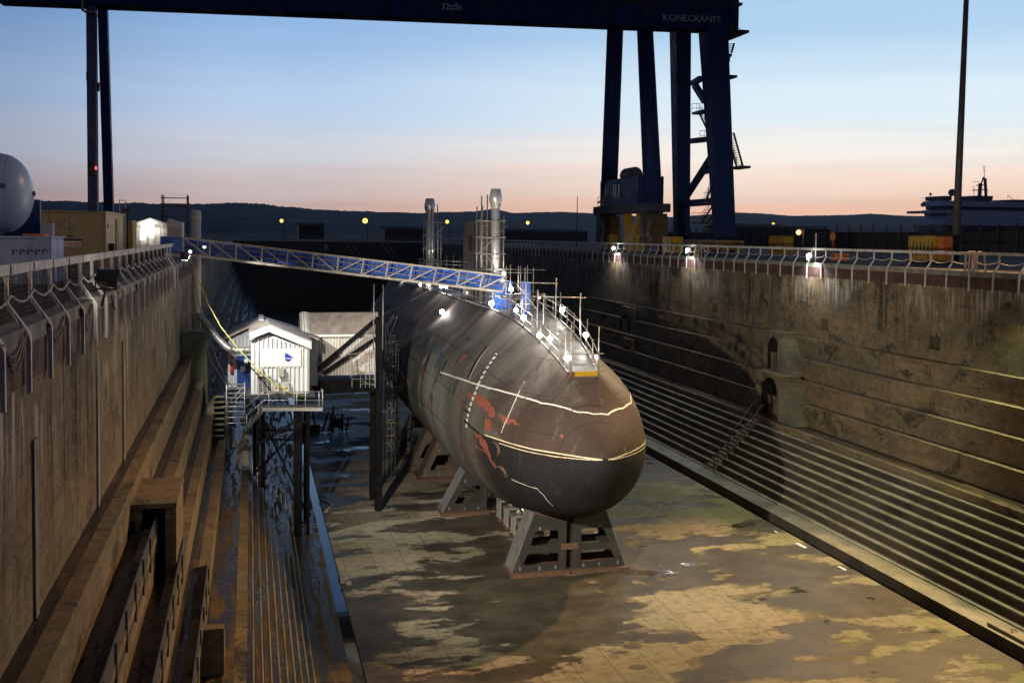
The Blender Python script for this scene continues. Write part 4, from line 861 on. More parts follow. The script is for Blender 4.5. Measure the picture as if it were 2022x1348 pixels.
# ================================================================ FLUES AND THEIR TOWERS
def flue(lab, xp, ytop, ybot, Y, rr):
    a = P2(xp, ybot, Y=Y); b = P2(xp+1.5, ytop, Y=Y); H = b.z
    t = thing('flue', lab, 'flue', (a.x, Y, 12.3))
    m = MB(); m.lathe((a.x, Y, 0), [(rr, 12.4), (rr, H-1.3)], 18); m.build('pipe', BRIGHT, t)
    m = MB(); m.lathe((a.x, Y, 0), [(rr*1.0, H-1.31), (rr*1.62, H-.75), (rr*1.62, H-.62), (rr*1.15, H)], 18); m.build('cowl', BRIGHT, t)
    m = MB()
    for k in range(5): m.lathe((a.x, Y, 13+k*1.25), [(rr*1.04, 0), (rr*1.04, .05)], 18)
    m.build('joint_band', STEEL, t); return a.x
def tower(lab, x0, x1, y0, y1, Y, tops, rungs, d=1.4):
    a = P2(x0, y1, Y=Y); b = P2(x1, y0, Y=Y); zt = b.z
    t = thing('scaffold_tower', lab, 'scaffold', ((a.x+b.x)/2, Y, 12.4))
    m = MB()
    for i, (x, dx) in enumerate(((a.x, 0), (a.x+.38, 0), (b.x-.3, 0), (b.x, 0))):
        for yy in (Y-d/2, Y+d/2): m.tube([(x, yy, 12.4), (x, yy, zt+tops[i]*(1 if yy < Y else .6))], .045, 6)
    m.each('standard', STEEL, t); m = MB()
    for k in range(rungs):
        z = 12.6+(zt-12.6)*k/(rungs-1)
        for yy in (Y-d/2-.05, Y+d/2+.05): m.tube([(a.x-.15, yy, z), (b.x+.15, yy, z)], .042, 6)
        for x in (a.x, b.x): m.tube([(x, Y-d/2-.1, z+.06), (x, Y+d/2+.1, z+.06)], .03, 6)
    for k in range(int((zt-12.6)/.38)): m.tube([(a.x, Y-d/2-.03, 12.7+k*.38), (a.x+.38, Y-d/2-.03, 12.7+k*.38)], .018, 5)
    m.each('ledger', STEEL, t); m = MB()
    m.tube([(a.x-.3, Y-d/2-.1, zt-2.2), (b.x+.2, Y-d/2-.1, zt-.3)], .028, 6); m.tube([(b.x+.4, Y-d/2-.1, 13.4), (a.x, Y-d/2-.1, zt-1.7)], .028, 6); m.each('brace', STEEL, t)
fx = flue('tall shiny steel flue in front of the brown fin', 977, 373, 555, 66.5, .27)
tower('scaffold tower clasping the tall flue before the fin', 945, 990, 437, 545, 67.0, (1.6, 1.7, .2, .3), 6)
fx2 = flue('shorter shiny steel flue on the after deck, left of the fin', 848, 392, 515, 86, .30)
tower('scaffold tower around the shorter flue on the after deck', 839, 868, 440, 515, 86, (1.4, 1.2, 1.5, .3), 6)
# ================================================================ GANGWAY
GY = 59.6
def gz(x, y): return P2(x, y, Y=GY)
t = thing('gangway', 'long blue-sheeted truss gangway from the near quay to the submarine deck', 'gangway', (-3.9, GY, 15.8))
A = gz(362, 470); B = gz(1000, 545); A2 = gz(362, 502); B2 = gz(992, 576)
m = MB(); top = lambda f: A.lerp(B, f); bot = lambda f: A2.lerp(B2, f); W3 = Vector((0, 1.35, 0))
for off in (Vector(), W3): m.bar(top(0)+off, top(1)+off, .09, .10); m.bar(bot(0)+off, bot(1)+off, .10, .14)
m.each('chord', TRUSS, t)
nb = 13; m = MB(); d_ = MB()
for off in (Vector(),):
    for i in range(nb+1): m.bar(top(i/nb)+off, bot(i/nb)+off, .085, .085, up=(0, 1, 0))
    for i in range(nb):
        a, b = (top(i/nb), bot((i+1)/nb)) if i < 6 else (bot(i/nb), top((i+1)/nb))
        d_.bar(a+off, b+off, .06, .06, up=(0, 1, 0))
m.each('truss_post', TRUSS, t); d_.each('diagonal', TRUSS, t)
m = MB(); m.quad(bot(0)+Vector((0, 0.05, .08)), bot(1)+Vector((0, .05, .08)), bot(1)+W3+Vector((0, -.05, .08)), bot(0)+W3+Vector((0, -.05, .08))); m.prism([tuple(bot(0)+Vector((0, .05, 0))), tuple(bot(1)+Vector((0, .05, 0))), tuple(bot(1)+W3-Vector((0, .05, 0))), tuple(bot(0)+W3-Vector((0, .05, 0)))], (0, 0, .07)); m.build('walkway', DARKSTEEL, t)
m = MB(); s0 = Vector((0, 1.29, 0)); n_ = 60
for i in range(n_):
    f0, f1 = i/n_, (i+1)/n_; j0 = .04*math.sin(i*1.7)+.03*math.sin(i*.6); j1 = .04*math.sin((i+1)*1.7)+.03*math.sin((i+1)*.6)
    m.quad(bot(f0)+s0+Vector((0, j0, .1)), bot(f1)+s0+Vector((0, j1, .1)), top(f1)+s0+Vector((0, -j1, .02)), top(f0)+s0+Vector((0, -j0, .02)), sm=True)
m.build('sheeting', BLUE, t)
m = MB()
for g in (.35, .68):
    for off in (.2, 1.1): m.tube([bot(0).lerp(top(0), g)+Vector((0, off, 0)), bot(1).lerp(top(1), g)+Vector((0, off, 0))], .025, 6)
for i in range(13): m.tube([bot((i+.5)/13)+Vector((0, 1.1, 0)), top((i+.5)/13)+Vector((0, 1.1, -.1))], .018, 5)
m.build('handrail', TRUSS, t)
m = MB(); e = A+Vector((-1.2, 0, .08)); e2 = A2+Vector((-1.2, 0, .05)); m.quad(e+Vector((0, 1.3, 0)), A+Vector((0, 1.3, 0)), A2+Vector((0, 1.3, 0)), e2+Vector((0, 1.3, 0))); m.quad(e+Vector((0, -.02, 0)), A+Vector((0, -.02, 0)), A2+Vector((0, -.02, .15)), e2+Vector((0, -.02, .15))); m.build('end_sheet', BLUE, t)
for i, (x, y) in enumerate(((375, 497), (402, 488))):
    p = gz(x, y)+Vector((0, .25 if i == 0 else 1.0, 0))
    tt = thing('round_lamp', ('lower', 'upper')[i]+' of two small oval white lamps at the quay end of the gangway', 'lamp', tuple(p), 'lamps on the gangway end')
    m = MB(); m.lathe(tuple(p), [(.09, 0), (.09, .05)], 12, 'y'); m.build('lens', glow('soft_lamp', (.9, .97, 1), 2.5), tt); m = MB(); m.lathe((p.x, p.y+.055, p.z), [(.11, 0), (.10, .08)], 12, 'y'); m.build('housing', DARKSTEEL, tt)
# ================================================================ WHITE FLUE PIPE AND DUCT
pY = 62.0; pb = P2(388, 645, Y=pY); ptp = P2(386, 414, Y=pY)
t = thing('vent_pipe', 'tall white vent pipe on a mossy plinth against the near wall', 'vent pipe', (pb.x, pY, 8.5))
m = MB(); m.lathe((pb.x, pY, 0), [(.26, 11.3), (.26, ptp.z-.55)], 18); m.build('pipe', plain('cream_white_pipe', (.62, .58, .52), (.54, .50, .45), .5, scale=1.5, dirt=(.35, .3, .24)), t)
m = MB(); m.lathe((pb.x, pY, 0), [(.30, ptp.z-.55), (.30, ptp.z-.35), (.27, ptp.z-.33), (.27, ptp.z-.08), (.20, ptp.z)], 18); m.build('cap', WHITE, t)
m = MB(); m.lathe((pb.x, pY, 0), [(.33, 11.3), (.33, 11.45)], 18); m.lathe((pb.x, pY, 0), [(.32, 12.3), (.32, 12.5)], 18); m.build('flange', WHITE, t)
m = MB(); m.box(pb.x-.75, pY-.7, 7.2, pb.x+.62, pY+.7, 11.28); m.build('plinth', GREENISH, t)
t = thing('duct', 'shiny round duct sloping from the white vent pipe to the bright hut', 'duct', tuple(P2(395, 625, Y=61.7)))
pts = [P2(393, 622, Y=61.8), P2(408, 640, Y=61.6), P2(430, 668, Y=61.2), P2(448, 686, Y=61), P2(466, 692, Y=60.9), P2(498, 691, Y=60.9)]
m = MB(); m.tube([pts[0].lerp(pts[0], 0)]+[a.lerp(b, f) for a, b in zip(pts, pts[1:]) for f in (.25, .5, .75, 1)], .2, 14); m.build('duct_pipe', STEEL, t)
m = MB()
for a, b in zip(pts[3:], pts[4:]):
    for f in (.1, .5, .9): q = a.lerp(b, f); d = (b-a).normalized()*.03; m.tube([q-d, q+d], .215, 14)
m.build('duct_rib', STEEL, t)
t = thing('hose', 'thin yellow hose hanging from the gangway down to the hut walkway', 'hose', tuple(P2(376, 508, Y=59.4)))
hp_ = [P2(376, 506, Y=59.4), P2(392, 552, Y=59.2), P2(410, 598, Y=59), P2(436, 645, Y=58.7), P2(470, 688, Y=58.4), P2(505, 725, Y=57.9), P2(540, 757, Y=57.7), P2(572, 775, Y=57.6), P2(600, 781, Y=57.7)]
m = MB(); m.tube(hp_, .035, 6); m.build('hose_line', HOSE, t)
t = thing('cable_bundle', 'dark sagging cables from the near wall to the stair tower', 'cable', tuple(P2(372, 520, Y=60.5)))
m = MB(); m.tube([P2(372, 510, Y=60.8), P2(384, 560, Y=60.8), P2(400, 630, Y=60.8), P2(425, 700, Y=60.6), P2(445, 745, Y=60.4), P2(480, 790, Y=60)], .018, 5); m.tube([P2(376, 560, Y=60.4), P2(392, 640, Y=60.4), P2(418, 715, Y=60.2), P2(450, 765, Y=60)], .018, 5); m.build('cable_line', DARKSTEEL, t)
t = thing('cable_bundle', 'thin dark cable sagging from the dock wall to the top of the steel column', 'cable', tuple(P2(440, 540, Y=80)))
m = MB(); m.tube([P2(440, 540, Y=80), P2(520, 585, Y=78), P2(600, 612, Y=75), P2(680, 628, Y=72), P2(745, 626, Y=65), P2(790, 605, Y=68), P2(845, 575, Y=72)], .02, 5); m.build('cable_line', DARKSTEEL, t)
SHADE_BLACK = plain('shaded_black_steel', (.008, .008, .009), None, .8, scale=3); SHADE_BLACK.node_tree.nodes['Principled BSDF'].inputs['Specular IOR Level'].default_value = .12  # steel coloured near black: the shade it stands in is put into the colour
# ================================================================ HUT, SHED, CABIN AND THEIR STEELWORK
def ribs(m, p0, p1, z0, z1, n, d=(0, -.03, 0), wd=.045):
    p0 = Vector(p0); p1 = Vector(p1)
    for i in range(n):
        f = (i+.5)/n; q = p0.lerp(p1, f); za = z0 if not callable(z0) else z0(f); zb = z1 if not callable(z1) else z1(f)
        e = (p1-p0).normalized()*wd/2; q0 = q-e; q1 = q+e; dd = Vector(d)
        m.prism([(q0.x, q0.y, za), (q1.x, q1.y, za), (q1.x+dd.x, q1.y+dd.y, za), (q0.x+dd.x, q0.y+dd.y, za)], (0, 0, zb-za))
HY = 59.0
g = lambda x, y, Y=HY: P2(x, y, Y=Y)
t = thing('white_hut', 'brightly lit white ribbed hut with blue leaf sign on its gable', 'hut', (1.6, HY, 8.0))
bl, brr = g(497, 778), g(610, 778); el, er, ap = g(497, 672), g(610, 688), g(531, 664)
zf = bl.z; apx, apz = ap.x, g(531, 652).z
HB = HY+3.0
m = MB(); m.prism([(bl.x, HY, zf), (brr.x, HY, zf), (brr.x, HY, er.z), (apx, HY, ap.z+.1), (bl.x, HY, el.z)], (0, HB-HY, 0)); m.build('wall', BARE_WHITE, t)
m = MB(); gab = lambda f: (el.z+(ap.z-el.z)*(f/.30) if f < .30 else ap.z+(er.z-ap.z)*((f-.30)/.70))
ribs(m, (bl.x, HY, 0), (brr.x, HY, 0), zf, lambda f: gab(f)-.02, 13, (0, -.07, 0), .06)
ribs(m, (brr.x, HY, 0), (brr.x, HB, 0), zf, er.z-.02, 11, (.035, 0, 0), .05); ribs(m, (bl.x, HY, 0), (bl.x, HB, 0), zf, el.z-.02, 11, (-.035, 0, 0), .05); m.build('wall_rib', BARE_WHITE, t)
# deep verge box and roof
oz = g(531, 640).z; lz = g(490, 655).z; rz = g(612, 674).z; lx, rx = bl.x-.12, brr.x+.12; Yv = HY-.32
m = MB(); th = .40
m.prism([(lx, Yv, lz), (apx, Yv, oz), (apx, Yv, oz-th), (lx, Yv, lz-th)], (0, .3, 0)); m.prism([(apx, Yv, oz), (rx, Yv, rz), (rx, Yv, rz-th), (apx, Yv, oz-th)], (0, .3, 0)); m.build('verge_board', BARE_WHITE, t)
m = MB(); m.prism([(lx-.03, Yv-.02, lz+.003), (apx, Yv-.02, oz+.003), (apx, Yv-.02, oz+.07), (lx-.03, Yv-.02, lz+.07)], (0, HB-Yv, 0)); m.prism([(apx, Yv-.02, oz+.003), (rx+.03, Yv-.02, rz+.003), (rx+.03, Yv-.02, rz+.07), (apx, Yv-.02, oz+.07)], (0, HB-Yv, 0)); m.build('roof', ROOF, t)
a, b = g(514, 688), g(594, 723); m = MB(); m.box(a.x, HY-.075, b.z, b.x, HY-.045, a.z); sp = m.build('sign_panel', SIGNW, t)
c = g(570, 705); m = MB(); k = .26
leaf = [(-.75, .95), (-.2, .75), (.35, .35), (.95, -.05), (.75, -.2), (-.8, -.12)]; leaf2 = [(-.8, -.3), (.7, -.36), (.35, -.75), (-.1, -.95), (-.5, -.8), (-.75, -.5)]
for L_ in (leaf, leaf2): m.prism([(c.x+x*k, HY-.079, c.z+z*k) for x, z in L_], (0, .003, 0))
m.build('leaf_sign', SIGNBLUE, t)
for i, (x0, y0, x1, y1, dd) in enumerate(((507, 728, 519, 742, .22), (550, 726, 561, 742, .3), (540, 755, 551, 771, .28), (559, 755, 571, 771, .3))):
    a, b = g(x0, y0), g(x1, y1); m = MB(); m.box(a.x, HY-dd, b.z, b.x, HY-.037, a.z); bx_ = m.build('meter_box', plain('beige_box', (.66, .63, .52), None, .5), t, .01)
    if i in (0, 2, 3):
        m = MB(); m.box(a.x+.08, HY-dd-.006, b.z+.12, b.x-.08, HY-dd-.002, b.z+.24); m.build('yellow_label', YELLOW, bx_)
a, b = g(508, 743), g(535, 776); m = MB()
for k in range(9): z = b.z+(a.z-b.z)*k/8; m.prism([(a.x, HY-.04, z), (b.x, HY-.04, z), (b.x, HY-.10, z-.05), (a.x, HY-.10, z-.05)], (0, 0, .02))
m.build('louvre', STEEL, t); m = MB(); m.box(a.x, HY-.042, b.z, b.x, HY-.038, a.z); m.build('louvre_back', VOID, t)
m = MB()
for k in range(4): q = g(540+k*4, 757); m.tube([(q.x, HY-.15, q.z), (q.x-.04*k, HY-.15, q.z+.2), (q.x-.25-.06*k, HY-.12, q.z+.26), (q.x-.5, HY-.05, q.z+.24-.05*k)], .018, 5)
m.build('pipe_loop', STEEL, t)
# side shed with the blue door
SY = 62.6; g2 = lambda x, y: P2(x, y, Y=SY)
t = thing('side_shed', 'grey gabled shed with blue door and extinguisher, behind the bright hut', 'shed', (-.5, SY, 7.6))
a, b = g2(450, 765), g2(610, 700); ez = g2(450, 668).z; rz_ = g2(516, 640).z; rx_ = g2(516, 640).x; xr = b.x+.5
m = MB(); m.prism([(a.x, SY, a.z), (xr, SY, a.z), (xr, SY, ez-.1), (rx_, SY, rz_), (a.x, SY, ez)], (0, 3.4, 0)); m.build('wall', plain('grey_cladding', (.42, .44, .46), (.36, .38, .40), .5, scale=1.2, bmp=.05), t)
m = MB(); ribs(m, (a.x, SY, 0), (a.x+1.5, SY, 0), a.z, ez, 7); m.build('wall_rib', BARE_WHITE, t)
m = MB(); m.prism([(a.x-.15, SY-.3, ez-.02), (rx_, SY-.3, rz_+.16), (rx_, SY-.3, rz_+.26), (a.x-.15, SY-.3, ez+.10)], (0, 3.9, 0)); m.prism([(rx_, SY-.3, rz_+.16), (xr+.1, SY-.3, ez-.16), (xr+.1, SY-.3, ez-.04), (rx_, SY-.3, rz_+.26)], (0, 3.9, 0)); m.build('roof', ROOF, t)
m = MB(); m.bar((rx_, SY-.34, rz_+.28), (rx_, SY+3.6, rz_+.28), .3, .05); m.build('ridge_cap', BARE_WHITE, t)
d0, d1 = g2(468, 702), g2(492, 762); m = MB(); m.box(d0.x, SY-.05, d1.z, d1.x+.3, SY-.003, d0.z); dr = m.build('door', DOORBLUE, t)
m = MB()
for (x0, y0, x1, y1) in ((482, 708, 490, 719), (475, 723, 484, 733)): p, q = g2(x0, y0), g2(x1, y1); m.box(p.x, SY-.058, q.z, q.x, SY-.052, p.z)
m.each('notice', SIGNW, dr)
p = g2(458, 724); tt = thing('fire_extinguisher', 'small red fire extinguisher hung beside the blue shed door', 'fire extinguisher', (p.x, SY-.12, p.z-.3)); m = MB(); m.lathe((p.x, SY-.13, p.z-.35), [(.09, 0), (.10, .03), (.10, .45), (.04, .55), (.04, .62)], 12); m.build('cylinder', RED, tt); m = MB(); m.box(p.x-.1, SY-.15, p.z+.27, p.x+.05, SY-.11, p.z+.31); m.build('valve', BLACK, tt)
# long cabin running to the boat
CY = 64.2; g3 = lambda x, y, Y=CY: P2(x, y, Y=Y)
t = thing('long_cabin', 'long ribbed cabin with brown sheet roof reaching from the shed to the hull', 'cabin', (5, CY, 7.9))
a, b = g3(600, 742), g3(742, 742); zt = g3(680, 662).z; rz = g3(680, 634).z+.35
m = MB(); m.box(a.x, CY, a.z, b.x, CY+3.2, zt); m.build('wall', plain('warm_white_cladding', (.60, .54, .48), (.50, .45, .40), .5, scale=1.2, bmp=.05, dirt=(.3, .24, .2)), t)
m = MB(); ribs(m, (a.x, CY, 0), (b.x, CY, 0), a.z, zt-.01, 24, (0, -.035, 0), .04); m.build('wall_rib', BARE_WHITE, t)
m = MB(); m.prism([(a.x-.2, CY-.2, zt+.0), (a.x-.2, CY+1.6, rz), (a.x-.2, CY+1.6, rz+.06), (a.x-.2, CY-.2, zt+.06)], (b.x-a.x+.5, 0, 0)); m.prism([(a.x-.2, CY+1.6, rz), (a.x-.2, CY+3.4, zt), (a.x-.2, CY+3.4, zt+.06), (a.x-.2, CY+1.6, rz+.06)], (b.x-a.x+.5, 0, 0)); m.build('roof', ROOF, t)
m = MB()
for i in range(26): x = a.x-.15+(b.x-a.x+.4)*i/25; m.bar((x, CY-.2, zt+.075), (x, CY+1.6, rz+.075), .05, .04)
m.build('roof_rib', ROOF, t)
m = MB(); m.bar((a.x-.2, CY-.22, zt+.02), (b.x+.3, CY-.22, zt+.02), .12, .14); m.build('gutter', BARE_WHITE, t)
p = g3(594, 648); m = MB(); m.bar((p.x+.3, CY-.23, zt+.05), (p.x+.3, CY+1.7, rz+.1), .38, .05); m.build('roof_flashing', BARE_WHITE, t)
# steel frame carrying the cabin
SYF = 63.4; g4 = lambda x, y: P2(x, y, Y=SYF)
t = thing('steelwork', 'black steel column with two raking braces beside the hull', 'steel frame', (8.0, SYF, 0))
c0 = g4(742, 626); c1 = g4(762, 626); m = MB(); m.box(c0.x, SYF-.2, 0.002, c0.x+.42, SYF+.2, c0.z); m.build('column', SHADE_BLACK, t)
m = MB(); m.bar(g4(742, 632), g4(608, 745), .26, .3, up=(0, 1, 0)); m.bar(g4(742, 668), g4(636, 738), .2, .24, up=(0, 1, 0)); m.each('brace', SHADE_BLACK, t)
b0, b1 = g4(618, 742), g4(742, 774); m = MB(); m.box(b0.x, SYF+.0, b1.z, c0.x-.002, SYF+.3, b0.z-.4); m.box(b0.x-.3, SYF+.31, b1.z+.1, c0.x+.4, SYF+4, b1.z+.3); m.build('platform_beam', SHADE_BLACK, t)
q0 = P2(721, 776, Y=66.5); m = MB(); m.box(q0.x+.3, 66.2, 0.002, q0.x+.62, 66.5, b1.z+.08); m.build('rear_column', SHADE_BLACK, t)
m = MB()
for xx, yt in ((737, 560), (755, 562)): p = g4(xx, yt); m.tube([(p.x, SYF-.35, c0.z-2), (p.x, SYF-.35, p.z)], .04, 6)
m.each('tall_tube', STEEL, t)
t = thing('access_platform', 'scaffold platform with railings at the right end of the long cabin', 'scaffold', tuple(g4(720, 760)))
m = MB(); Yp = SYF-1.2; gp = lambda x, y: P2(x, y, Y=Yp)
for x in (695, 712, 722, 730, 739, 741): p, q = gp(x, 765), gp(x, 690+random.randint(0, 45)); m.tube([p, q], .022, 5)
for (x0, y0, x1, y1) in ((696, 735, 742, 735), (696, 748, 742, 748), (714, 758, 742, 758), (700, 722, 735, 712), (690, 745, 722, 715), (690, 700, 742, 690), (688, 690, 700, 740), (714, 752, 742, 762)): m.tube([gp(x0, y0), gp(x1, y1)], .02, 5)
m.build('tubes', STEEL, t)
t = thing('scaffold_tower', 'slender ladder scaffold between the black column and the hull', 'scaffold', tuple(P2(775, 890, Z=0)))
base = P2(776, 895, Z=0); Yt = 79.0; gq = lambda x, y: P2(x, y, Y=Yt)
m = MB(); x0, x1 = gq(765, 800).x, gq(783, 800).x; zt = gq(775, 672).z
for x in (x0, x1):
    for yy in (Yt, Yt+1.3): m.tube([(x, yy, 0), (x, yy, zt+random.uniform(-.3, .3))], .04, 6)
m.each('standard', STEEL, t); m = MB()
for k in range(15): z = .4+k*(zt-.5)/14; m.tube([(x0-.2, Yt-.05, z), (x1+.1, Yt-.05, z)], .035, 6); m.tube([(x0-.1, Yt+1.35, z+.3), (x1+.1, Yt+1.35, z+.3)], .03, 6)
for k in range(5): z = .4+k*2.1; m.tube([(x0, Yt-.08, z), (x1, Yt-.08, z+2)], .03, 6)
m.each('ledger', STEEL, t); m = MB()
for z in (2.5, 4.8, 7.2): m.box(x0-.1, Yt, z, x1+.1, Yt+1.3, z+.06)
m.each('board', WOODY, t)
# walkway and stairs before the hut
WY = 57.6; gw = lambda x, y, Y=WY: P2(x, y, Y=Y)
t = thing('hut_walkway', 'galvanised railed walkway with stair along the front of the bright hut', 'walkway', tuple(gw(560, 806)))
d0, d1 = gw(517, 806), gw(637, 806)
m = MB(); m.box(d0.x, WY, d0.z-.12, d1.x, HY-.4, d0.z); m.box(bl.x-.3, HY-.38, zf-.18, brr.x+.3, HB, zf-.004); m.build('deck', DARKSTEEL, t)
m = MB(); m.bar(d0+Vector((0, -.03, -.05)), d1+Vector((0, -.03, -.05)), .05, .18); m.build('kick_plate', STEEL, t)
m = MB()
for x in (531, 581, 586, 603, 630): m.tube([gw(x, 810), gw(x, 773)], .028, 6)
for y in (773, 790): m.tube([gw(487, y+30), gw(521, y), gw(637, y)], .026, 6)
m.tube([gw(637, 806), gw(637, 768)], .035, 6); m.tube([gw(637, 773), P2(634, 768, Y=58.6)], .026, 6)
for x, y in ((487, 840), (510, 820)): m.tube([gw(x, y+8), gw(x, y-22)], .028, 6)
m.build('railing', STEEL, t)
m = MB(); m.bar(gw(520, 812), gw(484, 852), .06, .26, up=(0, 1, 0)); m.bar(P2(520, 812, Y=58.6), P2(484, 852, Y=58.6), .06, .26, up=(0, 1, 0))
for k in range(7): q = gw(520, 812).lerp(gw(484, 852), (k+.5)/7); m.box(q.x-.15, WY+.03, q.z, q.x+.15, WY+1.05, q.z+.04)
m.build('stair', DARKSTEEL, t)
m = MB(); e = gw(588, 812); m.box(e.x-.2, WY+.3, .2, e.x+.25, WY+.75, d0.z-.13); e = gw(520, 830); m.box(e.x-.15, WY+.5, 2.6, e.x+.1, WY+.75, d0.z-.13); m.bar(gw(585, 830), gw(505, 880), .14, .14, up=(0, 1, 0)); m.each('post', SHADE_BLACK, t)
t = thing('stair_tower', 'scaffold stair with pale treads left of the bright hut', 'stair tower', tuple(gw(467, 845)))
Yst = 59.5; gs = lambda x, y: P2(x, y, Y=Yst)
m = MB()
for x in (447, 483): 
    for yy in (0, 1.4): p, q = gs(x, 848), gs(x, 760); m.tube([p+Vector((0, yy, 0)), q+Vector((0, yy, 0))], .03, 6)
for y in (802, 812, 824, 835): m.tube([gs(438, y), gs(486, y)], .03, 6)
m.tube([gs(447, 800), gs(483, 760)], .025, 6); m.tube([gs(460, 795), gs(486, 772)], .025, 6); m.build('tubes', STEEL, t)
m = MB()
for k in range(6): a, b = gs(449, 765+k*8), gs(482, 765+k*8); m.box(a.x, Yst+1.3-k*.2, a.z-.04, b.x, Yst+1.55-k*.2, a.z)
m.build('tread', STEEL, t)
t = thing('mossy_steps', 'short flight of mossy stone steps at the foot of the vent pipe', 'steps', tuple(P2(435, 800, X=-1.3)))
m = MB(); s0 = (0, 57.6)
for k in range(8): m.box(-2.0, s0[1]+k*.3, 5.75+.26*(k+1), -1.42, s0[1]+.34+k*.3, 5.81+.26*(k+1))
m.each('stair_tread', GREENISH, t); m = MB(); m.prism([(-2.0, s0[1]+.25, 5.81), (-2.0, s0[1]+2.4, 5.81), (-2.0, s0[1]+2.4, 7.7)], (.58, 0, 0)); m.build('stair_bed', VOID, t)
# denser scaffold between the long cabin and the hull
t = thing('hull_scaffold', 'dense dark scaffold bay under the right end of the long cabin', 'scaffold', tuple(P2(775, 800, Y=72)))
m = MB(); Yd = 71.0; gd_ = lambda x, y: P2(x, y, Y=Yd)
for x in (764, 773, 785):
    for dy in (0, 1.2): p, q = gd_(x, 905), gd_(x, 640+abs(x-764)*2.2); m.tube([(p.x, Yd+dy, .0), (p.x, Yd+dy, q.z)], .03, 6)
m.each('standard', RAILST, t); m = MB()
for k in range(11): a_, b_ = gd_(762, 680+k*21), gd_(788, 680+k*21); m.tube([a_, b_], .028, 6)
m.each('ledger', RAILST, t); m = MB()
for k in range(5): m.tube([gd_(764, 700+k*42), gd_(785, 740+k*42)], .025, 6)
m.each('brace', RAILST, t)
t = thing('hut_trestle', 'black braced trestle under the hut walkway standing on the stone steps', 'trestle', (2.2, 60, .2)); m = MB(); zt = d0.z-.2
for (x, y, z0) in ((.4, 61.5, 3.2), (3.1, 58.5, .22), (3.1, 61.5, .22), (.2, 58.7, 3.6)): m.bar((x, y, z0), (x, y, zt), .18, .18)
m.each('trestle_post', SHADE_BLACK, t); m = MB()
for (p, q) in (((.3, 58.7, 3.8), (3.1, 58.5, zt-.6)), ((.4, 61.5, zt-.5), (3.1, 61.5, .8)), ((3.1, 58.5, .9), (3.1, 61.5, zt-.5)), ((.3, 58.7, 5.6), (3.1, 58.6, 5.5)), ((.4, 61.5, 5.6), (3.1, 61.5, 5.5))): m.bar(p, q, .10, .10)
m.each('trestle_brace', SHADE_BLACK, t)
# dark cable drum on the wet floor
c = P2(665, 835, Z=.9); t = thing('cable_drum', 'dark cable drum standing on the wet floor behind the walkway', 'cable drum', (c.x, c.y, 0))
m = MB(); m.lathe((c.x, c.y, .9), [(.88, -.5), (.88, -.42), (.4, -.42), (.4, .42), (.88, .42), (.88, .5)], 20, 'x'); m.build('drum', DARKSTEEL, t); m = MB(); m.tube([(c.x-.6, c.y, .9), (c.x+.6, c.y, .9)], .08, 8); m.build('axle', RUSTY, t)
c = P2(650, 840, Z=.5); t = thing('equipment_pile', 'low dark heap of frames and hoses on the wet floor', 'equipment', (c.x-1, c.y, 0)); m = MB()
for k in range(9): x = c.x-2.6+k*.5; m.bar((x, c.y+random.uniform(-.6, .6), .05), (x+random.uniform(-.6, .6), c.y+random.uniform(-.6, .6), random.uniform(.5, 2.2)), .12, .12)
m.box(c.x-2.6, c.y-.5, .002, c.x-.8, c.y+.6, .7); m.build('frame', DARKSTEEL, t)
# ================================================================ NEAR QUAY (LEFT)
TY = 39.0; gt = lambda x, y, Y=TY: P2(x, y, Y=Y)
tc_ = gt(-10, 382); tr = gt(-8, 303).z-tc_.z; TX = gt(66, 385).x-1.0
t = thing('storage_tank', 'large pale blue cylindrical tank with domed end, at the left edge', 'tank', (tc_.x, TY, QZ))
m = MB(); prof = [(tr*math.sin(k*math.pi/16), -.62*math.cos(k*math.pi/16)) for k in range(1, 9)]
m.lathe((TX, TY, tc_.z), [(tr, -6), (tr, 0)]+[(tr*math.cos(k*math.pi/20), 1.0*math.sin(k*math.pi/20)) for k in range(1, 10)]+[(.02, 1.0)], 48, 'x'); m.build('shell', TANKW, t)
m = MB(); m.lathe((TX, TY, tc_.z), [(tr+.02, -.06), (tr+.02, 0)], 48, 'x'); m.lathe((TX, TY, tc_.z), [(tr*.955, .31), (tr*.94, .35)], 48, 'x'); m.each('weld_band', BLUELIGHT, t)
m = MB()
m.cbox((TX+1.0, TY, tc_.z+.02), (.12, .16, .16)); m.cbox((TX+.3, TY-tr*.95, tc_.z+.22), (.16, .14, .14)); m.each('lifting_lug', SHIPB, t)
m = MB(); m.box(TX-4, TY+tr*.9, QZ+.002, TX+.98, TY+tr*.9+.2, tc_.z-.15); m.box(TX-4, TY-tr*.6, QZ+.002, TX-.1, TY+tr*.89, tc_.z-tr*.86); m.build('saddle', plain('deep_blue', (.03, .07, .20), None, .5), t)
a, b = gt(72, 462), gt(80, 435); m = MB(); m.box(a.x, TY+1.0, QZ, a.x+.35, TY+1.35, gt(75, 440).z); m.box(gt(-10, 400).x, TY-.5, QZ, gt(3, 400).x, TY-.25, gt(0, 395).z) if False else None; m.build('frame_post', BLUELIGHT, t)
BX = 35.5; gb = lambda x, y: P2(x, y, Y=BX); a, b = gb(14, 470), gb(100, 528)
t = thing('skip_container', 'pale blue steel skip with rows of hooks, in front of the tank', 'skip', (a.x, BX, QZ))
m = MB(); m.box(a.x-1.2, BX, QZ+.002, b.x, BX+2.4, a.z); m.build('body', BLUELIGHT, t, .02)
m = MB(); m.box(a.x-1.25, BX-.05, a.z+.003, b.x+.05, BX+2.45, a.z+.06); m.box(b.x-.35, BX-.06, QZ+.003, b.x+.04, BX-.003, a.z); m.build('rim', BLUELIGHT, t)
m = MB()
